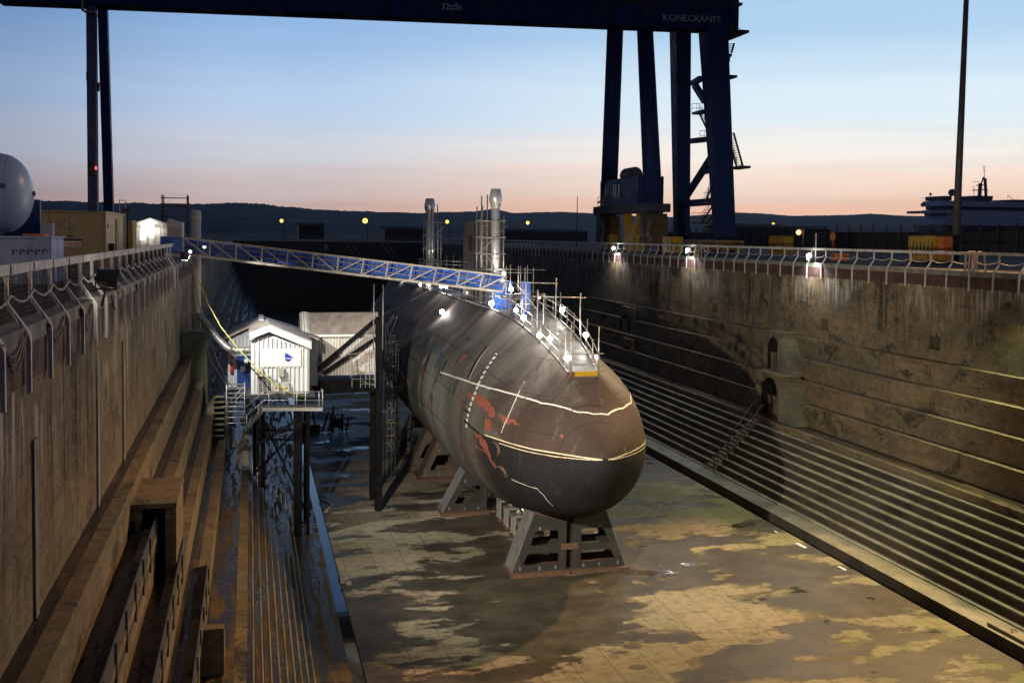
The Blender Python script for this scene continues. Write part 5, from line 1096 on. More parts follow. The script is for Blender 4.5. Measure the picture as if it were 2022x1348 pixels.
for k in range(5):
    for zf_, s_ in ((.72, 1), (.36, -1)): q = gb(26+k*15, 500); z = QZ+(a.z-QZ)*zf_; m.tube([(q.x, BX-.05, z-.1*s_), (q.x, BX-.1, z+.05), (q.x+.1, BX-.1, z+.05*s_), (q.x+.14, BX-.08, z-.02)], .014, 5)
m.each('hook', BLACK, t)
m = MB(); m.box(a.x+.3, BX+.8, a.z+.065, b.x-.3, BX+1.5, a.z+.14); m.build('orange_load', ORANGE, t)
# cream cabin
CYB = 49.0; gc = lambda x, y: P2(x, y, Y=CYB); a = gc(78, 420); b = gc(207, 417)
t = thing('site_cabin', 'cream site cabin with shuttered window and orange lettered sign', 'cabin', (a.x, CYB, QZ))
xr = b.x; yB = P2(244, 423, X=xr)[1]; zt = b.z
m = MB(); m.box(a.x-.6, CYB, QZ+.1, xr, yB, zt-.1); m.build('body', CREAM, t)
m = MB(); m.box(a.x-.65, CYB-.05, zt-.1, xr+.05, yB+.05, zt); m.box(xr-.12, CYB-.04, QZ+.1, xr+.04, CYB+.1, zt-.1); m.box(xr-.12, yB-.1, QZ+.1, xr+.04, yB+.04, zt-.1); m.box(a.x-.65, CYB-.05, QZ+.005, xr+.05, yB+.05, QZ+.1); m.build('frame', plain('cream_frame', (.40, .31, .15), None, .5), t)
w0, w1 = gc(116, 431), gc(161, 472); m = MB(); m.box(w0.x, CYB-.05, w1.z, w1.x, CYB-.003, w0.z); sh = m.build('window_shutter', plain('shutter_cream', (.50, .40, .21), None, .5), t)
m = MB(); mid = (w0.x+w1.x)/2; m.box(mid-.01, CYB-.056, w1.z, mid+.01, CYB-.052, w0.z); m.box(mid-.12, CYB-.075, w1.z+.12, mid+.12, CYB-.052, w1.z+.16); m.build('shutter_bar', BLACK, sh)
m = MB(); m.box(w0.x-.04, CYB-.06, w1.z-.05, w1.x+.04, CYB-.002, w1.z-.002); m.build('sill', DARKSTEEL, t)
s0, s1 = gc(120, 476), gc(160, 488); m = MB(); m.box(s0.x, CYB-.02, s1.z, s1.x, CYB-.003, s0.z); sg_ = m.build('sign', SIGNW, t)
hgt = (s0.z-s1.z); lettering('lettering', 'Wernick 0000', hgt*.50, SIGNORANGE, t, (s0.x+.03, CYB-.024, s1.z+hgt*.42), (1, 0, 0), (0, 0, 1), .004)
m = MB(); m.box(s0.x+.3, CYB-.026, s1.z+hgt*.14, s1.x-.05, CYB-.022, s1.z+hgt*.26); m.build('sign_line', SIGNORANGE, sg_)
m = MB(); yd = CYB+(yB-CYB)*.52; m.box(xr+.003, yd, QZ+.3, xr+.05, yd+1.0, zt-.3); m.build('door', plain('door_tan', (.30, .24, .10), None, .5), t)
m = MB(); m.box(xr+.003, CYB+.8, zt-.75, xr+.03, CYB+1.0, zt-.55); m.cbox((xr+.12, CYB+1.4, QZ+.95), (.22, .5, .4)); m.build('service_box', DARKSTEEL, t)
m = MB(); q = gc(92, 452); m.tube([gc(95, 420)+Vector((0, -.05, 0)), gc(99, 440)+Vector((0, -.05, 0)), gc(96, 447)+Vector((0, -.05, 0)), gc(90, 447)+Vector((0, -.05, 0))], .02, 5); m.build('cable', YELLOW, t)
p = P2(254, 470, Y=62); t = thing('yellow_skip', 'tall yellow ribbed container just behind the cream cabin', 'container', (p.x, 62, QZ)); m = MB(); a, b = P2(246, 435, Y=62), P2(262, 475, Y=62); m.box(a.x-.3, 62, QZ, b.x, 64, a.z); m.build('body', YELLOW, t, .03); m = MB()
for k in range(4): m.box(a.x+.02+k*.11, 61.95, QZ+.1, a.x+.06+k*.11, 61.998, a.z-.05)
m.each('rib', YELLOW, t)
# lamp post with speaker-like lamp beside the cabin
p = P2(252, 480, Y=58); t = thing('lamp_post', 'thin dark post with two small floodlights beside the cream cabin', 'lamp post', (p.x, 58, QZ)); zt_ = P2(252, 412, Y=58).z; m = MB(); m.tube([(p.x, 58, QZ), (p.x, 58, zt_)], .05, 8); m.build('post', DARKSTEEL, t); m = MB(); m.cbox((p.x+.16, 57.9, zt_-.05), (.22, .12, .2)); m.cbox((p.x-.16, 58.1, zt_-.1), (.2, .12, .18)); m.each('floodlight', BLACK, t)
# white tent, shelter, scaffold
TYY = 76.0; ge = lambda x, y, Y=TYY: P2(x, y, Y=Y); a, b, c = ge(263, 445), ge(331, 446), ge(296, 432)
t = thing('white_tent', 'small white gabled tent lit from inside on the near quay', 'tent', (c.x, TYY, QZ))
TENT = plain('tent_cloth', (.72, .68, .62), (.62, .58, .53), .7, scale=2, bmp=.05)
m = MB(); m.prism([(a.x, TYY, QZ), (b.x, TYY, QZ), (b.x, TYY, b.z), (c.x, TYY, c.z), (a.x, TYY, a.z)], (0, 4, 0)); m.build('cloth_wall', TENT, t)
m = MB(); m.prism([(a.x-.1, TYY-.1, a.z), (c.x, TYY-.1, c.z), (c.x, TYY-.1, c.z+.06), (a.x-.1, TYY-.1, a.z+.06)], (0, 4.2, 0)); m.prism([(c.x, TYY-.1, c.z), (b.x+.1, TYY-.1, b.z), (b.x+.1, TYY-.1, b.z+.06), (c.x, TYY-.1, c.z+.06)], (0, 4.2, 0)); m.build('roof', BARE_WHITE, t)
m = MB()
for x in np.linspace(a.x, b.x, 6): m.tube([(x, TYY-.12, QZ), (x, TYY-.12, a.z)], .03, 5)
for z in (QZ+.5, QZ+1.0, a.z-.1): m.tube([(a.x, TYY-.14, z), (b.x, TYY-.14, z)], .025, 5)
m.build('tube_frame', STEEL, t); p = ge(289, 457); m = MB(); m.box(p.x-.45, TYY-.03, p.z-.6, p.x-.05, TYY-.004, p.z+.15); m.build('window', W_DIM, t)
p = ge(294, 455); worklamp('bright white lamp at the front of the white tent', (p.x, TYY-.4, p.z), p.z-QZ, 18, .17, (1, .9, .75), group='quay lamps')
a, b = ge(331, 432), ge(362, 468); t = thing('small_shelter', 'small white sheeted shelter at the head of the gangway', 'shelter', (a.x, TYY, QZ)); m = MB(); m.prism([(a.x, TYY-1, QZ), (b.x, TYY-1, QZ), (b.x, TYY-1, a.z-.25), (a.x+.15, TYY-1, a.z), (a.x, TYY-1, a.z-.25)], (0, 2, 0)); m.build('sheet', TENT, t); m = MB(); m.box(a.x+.2, TYY-1.02, QZ+.2, b.x-.15, TYY-1.003, a.z-.6); m.build('clear_panel', STEEL, t)
a, b = P2(320, 388, Y=84), P2(370, 470, Y=84); t = thing('scaffold_tower', 'distant scaffold tower with top platform behind the white shelter', 'scaffold', (a.x, 84, QZ)); m = MB()
for x in (a.x, b.x):
    for y in (84, 85.5): m.tube([(x, y, QZ), (x, y, a.z+.15)], .05, 6)
m.build('standard', RUSTY, t); m = MB()
for z in (a.z-.1, a.z-.55, 18.2, 17.0): m.tube([(a.x-.1, 83.95, z), (b.x+.1, 83.95, z)], .04, 6)
m.tube([(a.x, 83.9, 18.4), (b.x, 83.9, 16.2)], .035, 6); m.build('ledger', RUSTY, t); m = MB(); z = P2(345, 405, Y=84).z; m.box(a.x, 83.9, z-.1, b.x, 85.6, z); m.build('platform', RUSTY, t)
a = P2(236, 420, Y=60); t = thing('steel_ladder', 'pale ladder hoops rising behind the right end of the cream cabin', 'ladder', (a.x, 60, QZ)); m = MB(); z1 = P2(236, 394, Y=60).z
for x in (0, .3): m.tube([(a.x+x, 60, QZ), (a.x+x, 60, z1)], .022, 5)
for k in range(12): m.tube([(a.x, 60, QZ+.3+k*.28), (a.x+.3, 60, QZ+.3+k*.28)], .015, 5)
m.build('rungs', STEEL, t)
SODW = (1, .52, .20); LIME = (.92, 1, .52)
# ================================================================ FLOODLIGHTS
def flood(label, p, tgt, e, ang, col, lit, s=.42, r=.15, group='rail floodlights', blend=.6):
    t = thing('floodlight', label, 'floodlight', p, group); d = (Vector(tgt)-Vector(p)).normalized(); p = Vector(p)
    m = MB(); m.bar(p-d*.32, p, s*.55, s*.5, s, s*.85); m.build('housing', BLACK, t, .02)
    m = MB(); m.bar(p+d*.002, p+d*.012, s*.9, s*.75); m.build('lens', lit, t)
    m = MB(); side = d.cross(Vector((0, 0, 1))).normalized(); m.tube([p-d*.15+side*s*.6, p-d*.15+side*s*.6+Vector((0, 0, -.3)), p-d*.15-side*s*.6+Vector((0, 0, -.3)), p-d*.15-side*s*.6], .025, 6); m.tube([p-d*.15+Vector((0, 0, -.3)), p-d*.3+Vector((0, 0, -.75))], .03, 6); m.build('yoke', BLACK, t)
    if e: spot('flood_beam', tuple(p+d*.05), tgt, e, ang, col, r, blend, t)
L1 = (-3.35, 27.15, 15.85); L2 = (-3.1, 53.5, 15.75)
COOL = (1, .98, .92)
flood('black floodlight on the near railing, in the left foreground', L1, (20, 58, 6.0), 50000, 60, (1, .92, .76), W_LED, .55)
flood('lit floodlight on the near railing, just before the gangway', L2, (1.9, 59.5, 9.2), 6000, 62, (1, .99, .94), W_LED, .4)
spot('flood_beam', (L2[0]+.1, L2[1]+.2, L2[2]+.1), (13.2, 80, 6), 4500, 31, (1, .93, .84), .15, .4)  # extra beam added beside the gangway floodlight to brighten the aft hull
for i, (xy) in enumerate(((1219, 490), (1366, 494), (1608, 505), 45.3, 23.0)):
    p = Vector(px(*xy, X=WRX)) if i < 3 else Vector((WRX, xy, 15.85)); p.x -= .45
    t = thing('rail_lamp', ('farthest of three', 'middle of three', 'nearest of three', 'fourth', 'fifth')[i]+' blazing white lamps on the far quay railing', 'lamp', tuple(p), 'lamps on the far railing')
    m = MB(); m.ball(tuple(p), .16, 8); m.build('bulb', W_LED, t); m = MB(); m.box(p.x-.12, p.y-.15, p.z-.30, p.x+.15, p.y+.15, p.z-.19); m.tube([p+Vector((.1, 0, -.25)), p+Vector((.45, 0, -.25)), p+Vector((.45, 0, .4))], .03, 6); m.build('bracket', DARKSTEEL, t)
    spot('lamp_light', (p.x-.30, p.y-.1, p.z-.05), (WRX-.6, p.y-.4, 6), 900, 140, (.95, .98, 1), .2, .5, t) if i < 3 else spot('lamp_light', (p.x-.30, p.y+.1, p.z-.05), (27, p.y+4, 0), 6600, 110, LIME, .2, .6, t)
    if i < 3: spot('lamp_beam', (p.x-.3, p.y-.2, p.z-.05), (17, p.y-12, 4), 2200, 110, (1, .98, .9), .25, .7, t)
# ================================================================ FAR QUAY (RIGHT)
mp0 = P2(1887, 480, X=55.0); mt_ = px(1908, 0, Y=mp0.y)
t = thing('mast', 'tall slim lighting mast rising out of the picture on the right', 'mast', (mp0.x, mp0.y, QZ))
m = MB(); tp = Vector((mt_[0], mt_[1], mt_[2])); b0 = Vector((mp0.x, mp0.y, QZ)); dirv = (tp-b0)/(tp.z-QZ); top_ = b0+dirv*30
m.tube([b0, b0.lerp(top_, .33), b0.lerp(top_, .66), top_], .31, 14, r2=.15); m.build('pole', plain('mast_grey', (.16, .14, .13), None, .5, .3, scale=1), t)
m = MB(); m.box(top_.x-1.5, top_.y-.3, top_.z, top_.x+1.5, top_.y+.3, top_.z+.3); m.build('lamp_head', DARKSTEEL, t)
m = MB()
for k in range(4): m.box(top_.x-1.3+k*.7, top_.y-.5, top_.z-.12, top_.x-.8+k*.7, top_.y-.31, top_.z+.25)
m.build('lamp', W_WARM, t)
SODW = (1, .52, .20); LIME = (1, .97, .60)
spot('mast_beam', (top_.x-.6, top_.y-.8, top_.z-.3), (-4, 36, 12.5), 25000, 38, SODW, .6, .6, t); spot('mast_beam', (top_.x-.2, top_.y-.8, top_.z-.3), (15.5, 35, 0), 200000, 40, (1, .60, .27), .8, .7, t)
pass
# second mast behind the photographer, on the near quay (its lamps light the far railing)
t = thing('mast', 'tall lighting mast on the near quay behind the railing', 'mast', (-14, -12, QZ)); m = MB(); m.tube([(-14, -12, QZ), (-14, -12, 40)], .3, 12, r2=.16); m.build('pole', bpy.data.materials['mast_grey'], t); m = MB(); m.box(-14.8, -11.7, 39.7, -13.2, -11.3, 40.1); m.build('lamp', W_SOD, t)
spot('mast_beam', (-13.6, -11, 39.6), (42, 52, 12), 10000, 34, (1, .55, .25), .5, .5, t); spot('mast_beam', (-13.4, -11, 39.4), (18, 34, 0), 22000, 34, (1, .62, .32), .5, .6, t); spot('mast_beam', (-13.6, -11, 39.6), (-7, 50, 16), 13000, 50, (1, .72, .48), .3, .6, t)
# right quay clutter
def pq(x, y, X): return P2(x, y, X=X)
a = pq(1793, 490, 50); t = thing('generator', 'yellow generator box with orange control panel behind the far railing', 'generator', (50, a.y, QZ)); y1 = pq(1845, 490, 50).y; zt = pq(1815, 466, 50).z
m = MB(); m.box(50, y1, QZ+.25, 51.6, a.y, zt); m.build('body', YELLOW, t, .04); m = MB()
for k in range(6): yy = y1+.25+k*(a.y-y1-.5)/6; m.box(49.975, yy, QZ+.5, 49.998, yy+.10, zt-.45)
m.each('vent', BLACK, t); m = MB(); m.box(50.2, y1-.75, QZ+.6, 51.0, y1-.02, zt-.08); m.build('control_panel', ORANGE, t); m = MB(); m.box(50.1, y1-.75, QZ+.002, 51.5, a.y, QZ+.25); m.build('skid', BLACK, t); m = MB(); m.box(50.4, (a.y+y1)/2-.4, zt, 51, (a.y+y1)/2+.4, zt+.06); m.build('lifting_plate', ORANGE, t)
p = pq(1645, 470, 50); t = thing('lifebuoy_stand', 'orange lifebuoy housing on a red post on the far quay', 'lifebuoy stand', (50, p.y, QZ)); m = MB(); m.box(49.95, p.y-.06, QZ, 50.07, p.y+.06, QZ+2.3); m.build('post', RED, t); m = MB(); m.lathe((49.9, p.y, 17.3), [(.36, 0), (.40, .05), (.40, .12), (.3, .15)], 20, 'x'); m.build('ring_case', ORANGE, t)
p = pq(1621, 470, 41); t = thing('marker_post', 'white marker post standing above the far railing beside the nearest lamp', 'post', (40.3, p.y, QZ)); zt = pq(1621, 463, 41).z; m = MB(); m.tube([(40.6, p.y, QZ), (40.6, p.y, zt)], .05, 8); m.lathe((40.6, p.y, zt), [(.06, 0), (.06, .05), (.02, .09)], 8); m.build('post', WHITE, t)
for i, (x0, x1, y0, X, lab, mt) in enumerate(((1518, 1547, 466, 55, 'yellow equipment box behind the far railing, right of the crane', YELLOW), (1183, 1202, 463, 43.2, 'small yellow box at the foot of the far crane legs, left one', YELLOW), (1230, 1254, 463, 43.2, 'small yellow box at the foot of the far crane legs, right one', YELLOW), (1308, 1328, 467, 43.5, 'rusty yellow box left of the long yellow crane beam', YELLOW), (1640, 1650, 500, 44, 'orange cabinet low behind the far railing', ORANGE))):
    a, b = pq(x0, 480, X), pq(x1, 480, X); z = pq((x0+x1)/2, y0, X).z; t = thing('equipment_box', lab, 'box', (X, a.y, QZ)); m = MB(); m.box(X, b.y, QZ+.1, X+1.2, a.y, z); m.build('box_body', mt, t, .03); m = MB(); m.box(X-.02, b.y+.1, QZ+.4, X-.002, b.y+.25, z-.1); m.build('edge_stripe', BLACK, t)
for i, (x, lab) in enumerate(((1376, 'orange lit stile posts on the far railing, farther pair'), (1918, 'orange lit stile posts on the far railing, nearest pair'))):
    p = pq(x, 495, WRX); t = thing('ladder_stile', lab, 'ladder', (WRX+.2, p.y, QZ)); m = MB()
    for dy in (-.45, .1, .45): m.tube([(WRX+.55, p.y+dy*1.3, QZ), (WRX+.5, p.y+dy*1.1, 16.2), (WRX+.3, p.y+dy, 16.42), (WRX+.0, p.y+dy*.9, 16.36), (WRX-.1, p.y+dy*.9, 15.2)], .055, 7)
    m.each('stile', plain('orange_grey', (.55, .40, .30), None, .5), t)
# security fence with forked posts
t = thing('security_fence', 'long dark security fence with forked post tops along the far quay', 'fence', (92, 120, QZ)); base = None; ys_ = [96+3.4*i for i in range(46)]
for i, y in enumerate(ys_):
    if base is None:
        m = MB(); m.box(91.93, y-.07, QZ, 92.07, y+.07, 18.75); m.bar((92, y, 18.72), (91.55, y-.35, 19.35), .10, .10); m.bar((92, y, 18.72), (92.45, y+.35, 19.35), .10, .10); base = m.build('post', RUSTY, t)
    else: c_ = base.copy(); COL.objects.link(c_); c_.parent = t; c_.location = (0, y-ys_[0], 0)
m = MB()
for z in (15.9, 17.2, 18.6): m.bar((92.1, ys_[0], z), (92.1, ys_[-1], z), .03, .06)
m.box(92.12, ys_[0], QZ, 92.14, ys_[-1], 18.3); m.build('panel', plain('fence_mesh_dark', (.035, .035, .035), None, .8), t)
# dark low sheds beyond
for i, (x0, x1, y0, Y, lab) in enumerate(((590, 640, 444, 330, 'low dark shed far beyond the dock head, left one'), (1440, 1560, 448, 200, 'dark low building behind the yellow crane beam'), (760, 850, 452, 300, 'low dark block far beyond the dock head, behind the flue'), (930, 1160, 456, 290, 'long low dark wall beyond the far quay'), (1560, 1640, 452, 220, 'dark container stack behind the far lifebuoy'))):
    a, b = P2(x0, y0, Y=Y), P2(x1, y0, Y=Y); t = thing('shed', lab, 'shed', (a.x, Y, QZ)); m = MB(); m.box(a.x, Y, QZ, b.x, Y+12, a.z); m.build('wall', DARKSTEEL, t); m = MB(); m.prism([(a.x-.3, Y-.3, a.z), (a.x-.3, Y+12.3, a.z), (a.x-.3, Y+6, a.z+.8)], (b.x-a.x+.6, 0, 0)); m.build('roof', QUAY, t)
p = P2(1139, 460, Y=180); t = thing('thin_mast', 'very thin dark mast on the far quay left of the crane', 'mast', (p.x, 180, QZ)); m = MB(); m.tube([(p.x, 180, QZ), (p.x, 180, P2(1139, 388, Y=180).z)], .12, 6, r2=.06); m.lathe((p.x, 180, QZ), [(.3, 0), (.3, .3), (.12, .4)], 8); m.build('pole', DARKSTEEL, t)
# street lamps
for i, (x, y, Y, mt, e, r, lab) in enumerate(((556, 436, 280, W_WARM, 0, .34, 'leftmost small yellow street lamp before the dark hills'), (721, 436, 280, W_WARM, 0, .52, 'largest yellow street lamp, left of the flues'), (883, 438, 280, W_WARM, 0, .36, 'yellow street lamp just left of the brown fin'), (1042, 440, 280, W_WARM, 0, .36, 'yellow street lamp right of the tall flue'), (1351, 442, 240, W_WARM, 0, .33, 'yellow street lamp seen inside the crane leg frame'), (1527, 442, 260, W_WARM, 0, .24, 'faint yellow street lamp right of the crane'), (1215, 441, 230, W_AMB, 0, .26, 'amber street lamp seen beneath the crane machine house'), (1577, 459, 130, W_SOD, 300, .26, 'bright orange sodium lamp on the quay right of the crane'))):
    p = P2(x, y, Y=Y); t = thing('street_lamp', lab, 'street lamp', (p.x, Y, QZ), 'street lamps beyond the dock')
    m = MB(); m.ball(tuple(p), r*1.3, 7); m.build('lamp', mt, t); m = MB(); m.tube([(p.x+.7, Y, QZ), (p.x+.7, Y, p.z+r+.1), (p.x, Y, p.z+r+.12)], .09, 6); m.build('post', DARKSTEEL, t)
    if e: pt('lamp_light', (p.x-.3, Y-1.5, p.z+.5), 450, (1, .5, .15), .3, t)
SILLG = plain('panel_grey', (.12, .12, .12), None, .8)
DULLY = plain('grimy_yellow', (.10, .065, .012), (.05, .037, .015), .8, scale=1.2, dirt=(.05, .04, .03), amt=.8)
# ================================================================ GANTRY CRANE
ZG = 40.7
def gp_(x): # girder axis at image column x (skewed a little to the dock)
    return None
GL = Vector((-25.5, 120.1, ZG)); GR = Vector((53.0, 111.3, ZG)); gd = (GR-GL).normalized(); gn = Vector((gd.y, -gd.x, 0))  # gn: towards the dock mouth
t = thing('gantry_crane', 'huge navy blue gantry crane spanning the dock overhead', 'crane', (45, 115, QZ))
m = MB(); m.prism([tuple(GL+gn*1.3), tuple(GR+gn*1.3), tuple(GR-gn*1.3), tuple(GL-gn*1.3)], (0, 0, 5.2)); m.build('girder', NAVY, t)
gface = GL+gn*1.304
m = MB()
for k in range(10):
    q = GL+gd*(6+k*7.6)+gn*1.1; m.bar(q-gd*.6+Vector((0, 0, -.12)), q+gd*.6+Vector((0, 0, -.12)), .3, .16); m.bar(q-gd*.8+Vector((0, 0, -.02)), q+gd*.8+Vector((0, 0, -.02)), .2, .04)
m.each('under_bracket', DARKSTEEL, t)
m = MB()
for k in range(12): q = gface+gd*(9+k*6.0)+gn*.05; m.bar(q+Vector((0, 0, 1.5)), q+Vector((0, 0, 4.5)), .09, .09); m.bar(q+gd*.9+Vector((0, 0, 1.5)), q+gd*.9+Vector((0, 0, 4.5)), .09, .09); m.bar(q+Vector((0, 0, 1.5))-gd*.1, q+gd*1.0+Vector((0, 0, 1.5)), .1, .1)
m.bar(gface+gn*.06+Vector((0, 0, 2.75)), GR+gn*1.36+Vector((0, 0, 2.75)), .08, .12); m.build('walkway_bracket', plain('bracket_brown', (.10, .07, .05), None, .6), t)
p1 = P2(866, 18, Y=116); f = (p1.x-GL.x)/(GR.x-GL.x); q = GL.lerp(GR, f)+gn*1.31; z1 = P2(866, 18, Y=q.y).z
lettering('lettering', '32t/5t', .95, LETTER, t, (q.x, q.y, z1-.02), tuple(gd), (0, 0, 1), .02)
p1 = P2(1300, 40, Y=112.5); f = (p1.x-GL.x)/(GR.x-GL.x); q = GL.lerp(GR, f)+gn*1.31; z1 = P2(1300, 40, Y=q.y).z
lettering('lettering', 'KONECRANES', 1.05, LETTER, t, (q.x, q.y, z1), tuple(gd), (0, 0, 1), .0)
def glocal(x): 
    f_ = 0.5
    for _ in range(20):
        c_ = GL.lerp(GR, f_); pxx = px(x, 55, Y=c_.y)[0]; f_ = (pxx-GL.x)/(GR.x-GL.x)
    return GL.lerp(GR, f_)
XT = 44.0
def ft(x, X): return P2(x, 470, X=X)
a0, a1 = ft(1200, XT), ft(1290, XT); t0, t1 = glocal(1215), glocal(1273)
for a, b in ((a0, t0), (a1, t1)):
    m = MB(); m.tube([(a.x, a.y, 19.6), (b.x, b.y, ZG+.5)], 1.06, 20, r2=.92); m.build('leg', NAVY, t)
    m = MB(); m.prism([(XT-1.0, a.y-1.9, 18.1), (XT-1.0, a.y+1.9, 18.1), (XT-1.0, a.y+1.5, 19.7), (XT-1.0, a.y-1.5, 19.7)], (2.0, 0, 0))
    m.prism([(XT-.9, a.y-2.0, 16.3), (XT-.9, a.y-.6, 16.3), (XT-.9, a.y-.15, 18.1), (XT-.9, a.y-2.0, 18.1)], (1.8, 0, 0)); m.prism([(XT-.9, a.y+.6, 16.3), (XT-.9, a.y+2., 16.3), (XT-.9, a.y+2., 18.1), (XT-.9, a.y+.15, 18.1)], (1.8, 0, 0)); m.build('bogie', DULLY, t)
    for s_ in (-1, 1): m = MB(); m.prism([(XT-1.04, a.y+s_*1.7, 17.0), (XT-1.04, a.y+s_*1.7, 19.2), (XT-1.04, a.y+s_*.95, 19.2), (XT-1.04, a.y+s_*.35, 17.2)], (.035, 0, 0)); m.build('side_panel', SILLG, t)
    m = MB(); m.box(XT-1.3, a.y-.5, 19.72, XT-.6, a.y+.9, 20.6); m.tube([(XT-1.3, a.y-2.2, 19.0), (XT-1.5, a.y-.8, 20.1), (XT-1.3, a.y+2.2, 20.3)], .06, 6); m.each('machinery', DARKSTEEL, t)
    m = MB()
    for k in (-1.6, -.9, .9, 1.6): m.lathe((XT-.3, a.y+k, QZ+.45), [(.42, 0), (.48, .05), (.48, .5), (.42, .55)], 16, 'x')
    m.each('wheel', DARKSTEEL, t)
    m = MB(); m.tube([(XT-1.15, a.y-.4, 21.5), (XT-1.6, a.y-.6, 21.3)], .12, 6); m.cbox((XT-1.1, a.y+1.5, 19.95), (.5, .5, .5)); m.each('lug', DARKSTEEL, t)
ym0, ym1 = a1.y+1.1, a0.y-1.1; zl, zh = px(1240, 405, X=XT)[2], px(1240, 354, X=XT)[2]
m = MB(); m.box(XT-1.5, ym0, zl, XT+1.6, ym1, zh); m.build('machine_house', NAVY, t, .05)
m = MB(); m.box(XT-1.6, a1.y-1, zl-1.0, XT+1.6, a0.y+1.2, zl-.05); m.build('sill_beam', plain('grey_sill', (.05, .052, .06), None, .8), t)
m = MB()
for x in (1196, 1212, 1216, 1222): p = pq(x, 378, XT-1.5); m.box(XT-1.53, p.y-.12, p.z-.8, XT-1.502, p.y+.12, p.z+.8)
m.each('window_slit', LETTER, t)
c = pq(1246, 344, XT); m = MB(); m.lathe((XT, c.y-1.7, c.z-.15), [(.8, 0), (.95, .3), (.95, 3.0), (.8, 3.4)], 16, 'y'); m.bar((XT, c.y-.9, zh), (XT, c.y-.9, c.z-.8), .8, .5); m.bar((XT, c.y+.9, zh), (XT, c.y+.9, c.z-.8), .8, .5); m.build('exhaust_drum', DARKSTEEL, t)
m = MB()
for (xa, xb) in ((1232, 1242), (1262, 1252)): m.bar(pq(xa+6, 420, XT), pq(xb, 475, XT), .9, .9)
m.each('buffer_strut', YELLOW, t)
m = MB(); 
for k in range(10): y = ym0+k*(ym1-ym0)/9; m.tube([(XT-1.75, y, zl), (XT-1.75, y, zl+1.1)], .03, 5)
for z in (.55, 1.1): m.tube([(XT-1.75, ym0, zl+z), (XT-1.75, ym1, zl+z)], .03, 5)
m.box(XT-1.8, ym0, zl-.04, XT-1.51, ym1, zl); m.build('walkway', DARKSTEEL, t)
XA = 52.5; b0, b1 = ft(1346, XA), ft(1431, XA); u0, u1 = glocal(1352), glocal(1400)
def leg(a, b, w0, w1, d0, d1): m = MB(); m.bar(a, b, w0, d0, w1, d1, up=(1, 0, 0)); m.build('leg', NAVY, t)
leg((XA, b0.y, 17.2), (u0.x-.3, u0.y+.6, ZG+.6), 1.5, 2.2, 1.6, 1.8); leg((XA, b1.y, 17.2), (u1.x+.2, u1.y-.6, ZG+.6), 1.6, 2.8, 2.0, 2.4)
def onleg(x, y): return P2(x, y, X=XA-.4)
m = MB()
for (p, q, w_) in (((1350, 396), (1408, 306), .7), ((1358, 402), (1418, 397), .8), ((1362, 279), (1408, 274), .6), ((1372, 168), (1392, 200), .7), ((1368, 165), (1384, 155), .6), ((1390, 340), (1412, 335), .5)): m.bar(onleg(*p), onleg(*q), w_, .6, up=(1, 0, 0))
m.each('brace', NAVY, t)
m = MB(); y0, y1 = ft(1312, XA).y, ft(1450, XA).y; zt = px(1380, 474, X=XA)[2]; m.box(XA-1.2, y1, zt-1.1, XA+1.2, y0, zt); m.build('end_carriage', YELLOW, t, .05)
m = MB()
for k in range(6): yy = y1+.8+k*(y0-y1-1.6)/5; m.lathe((XA-.3, yy, QZ+.45), [(.42, 0), (.48, .05), (.48, .5), (.42, .55)], 16, 'x')
m.each('wheel', DARKSTEEL, t)
m = MB(); XS = XA-.9
def stair(pa, pb, n_, rail=True):
    a, b = P2(*pa, X=XS), P2(*pb, X=XS); m.bar(a, b, .07, .22, up=(1, 0, 0)); a2, b2 = a+Vector((.8, 0, 0)), b+Vector((.8, 0, 0)); m.bar(a2, b2, .07, .22, up=(1, 0, 0))
    for k in range(n_): q = a.lerp(b, (k+.5)/n_); m.box(q.x, q.y-.13, q.z-.02, q.x+.8, q.y+.13, q.z+.02)
    if rail:
        for z in (.55, 1.0): m.tube([a+Vector((0, 0, z)), b+Vector((0, 0, z))], .03, 5)
        for k in range(5): q = a.lerp(b, k/4); m.tube([q, q+Vector((0, 0, 1))], .025, 5)
def plat(x0, x1, y, dz=1.0):
    a, b = P2(x0, y, X=XS), P2(x1, y, X=XS); m.box(a.x, b.y, a.z-.28, a.x+1.2, a.y, a.z)
    for z in (.5, 1.05): m.tube([a+Vector((0, 0, z)), b+Vector((0, 0, z))], .03, 5)
    for k in range(4): q = a.lerp(b, k/3); m.tube([q, q+Vector((0, 0, 1.05))], .025, 5)
stair((1380, 222), (1402, 268), 9); stair((1394, 398), (1412, 348), 9); stair((1386, 438), (1410, 402), 7); plat(1366, 1396, 222); plat(1366, 1412, 438); plat(1390, 1412, 398); plat(1382, 1408, 276)
m.build('access_stair', DARKSTEEL, t)
m = MB(); XS = XA+.5
stair((1454, 328), (1436, 262), 14); plat(1440, 1463, 330); plat(1421, 1460, 75); plat(1421, 1447, 17); stair((1432, 104), (1437, 85), 5, False); plat(1424, 1437, 152)
m.tube([P2(1433, 76, X=XS), P2(1434, 330, X=XS)], .08, 5); m.tube([P2(1425, 76, X=XS), P2(1428, 290, X=XS)], .05, 5)
m.build('outer_platform', DARKSTEEL, t)
p = P2(1436, 115, X=XS); m = MB(); m.cbox(p, (.5, .5, .9)); m.cbox(p+Vector((0, -.6, .2)), (.3, .6, .35)); m.build('camera_box', BLACK, t)
m = MB(); e = GR; m.prism([tuple(e+gn*1.6), tuple(e+gd*1.0+gn*1.6), tuple(e+gd*1.0-gn*1.6), tuple(e-gn*1.6)], (0, 0, 5.0)); m.build('girder_end', NAVY, t)
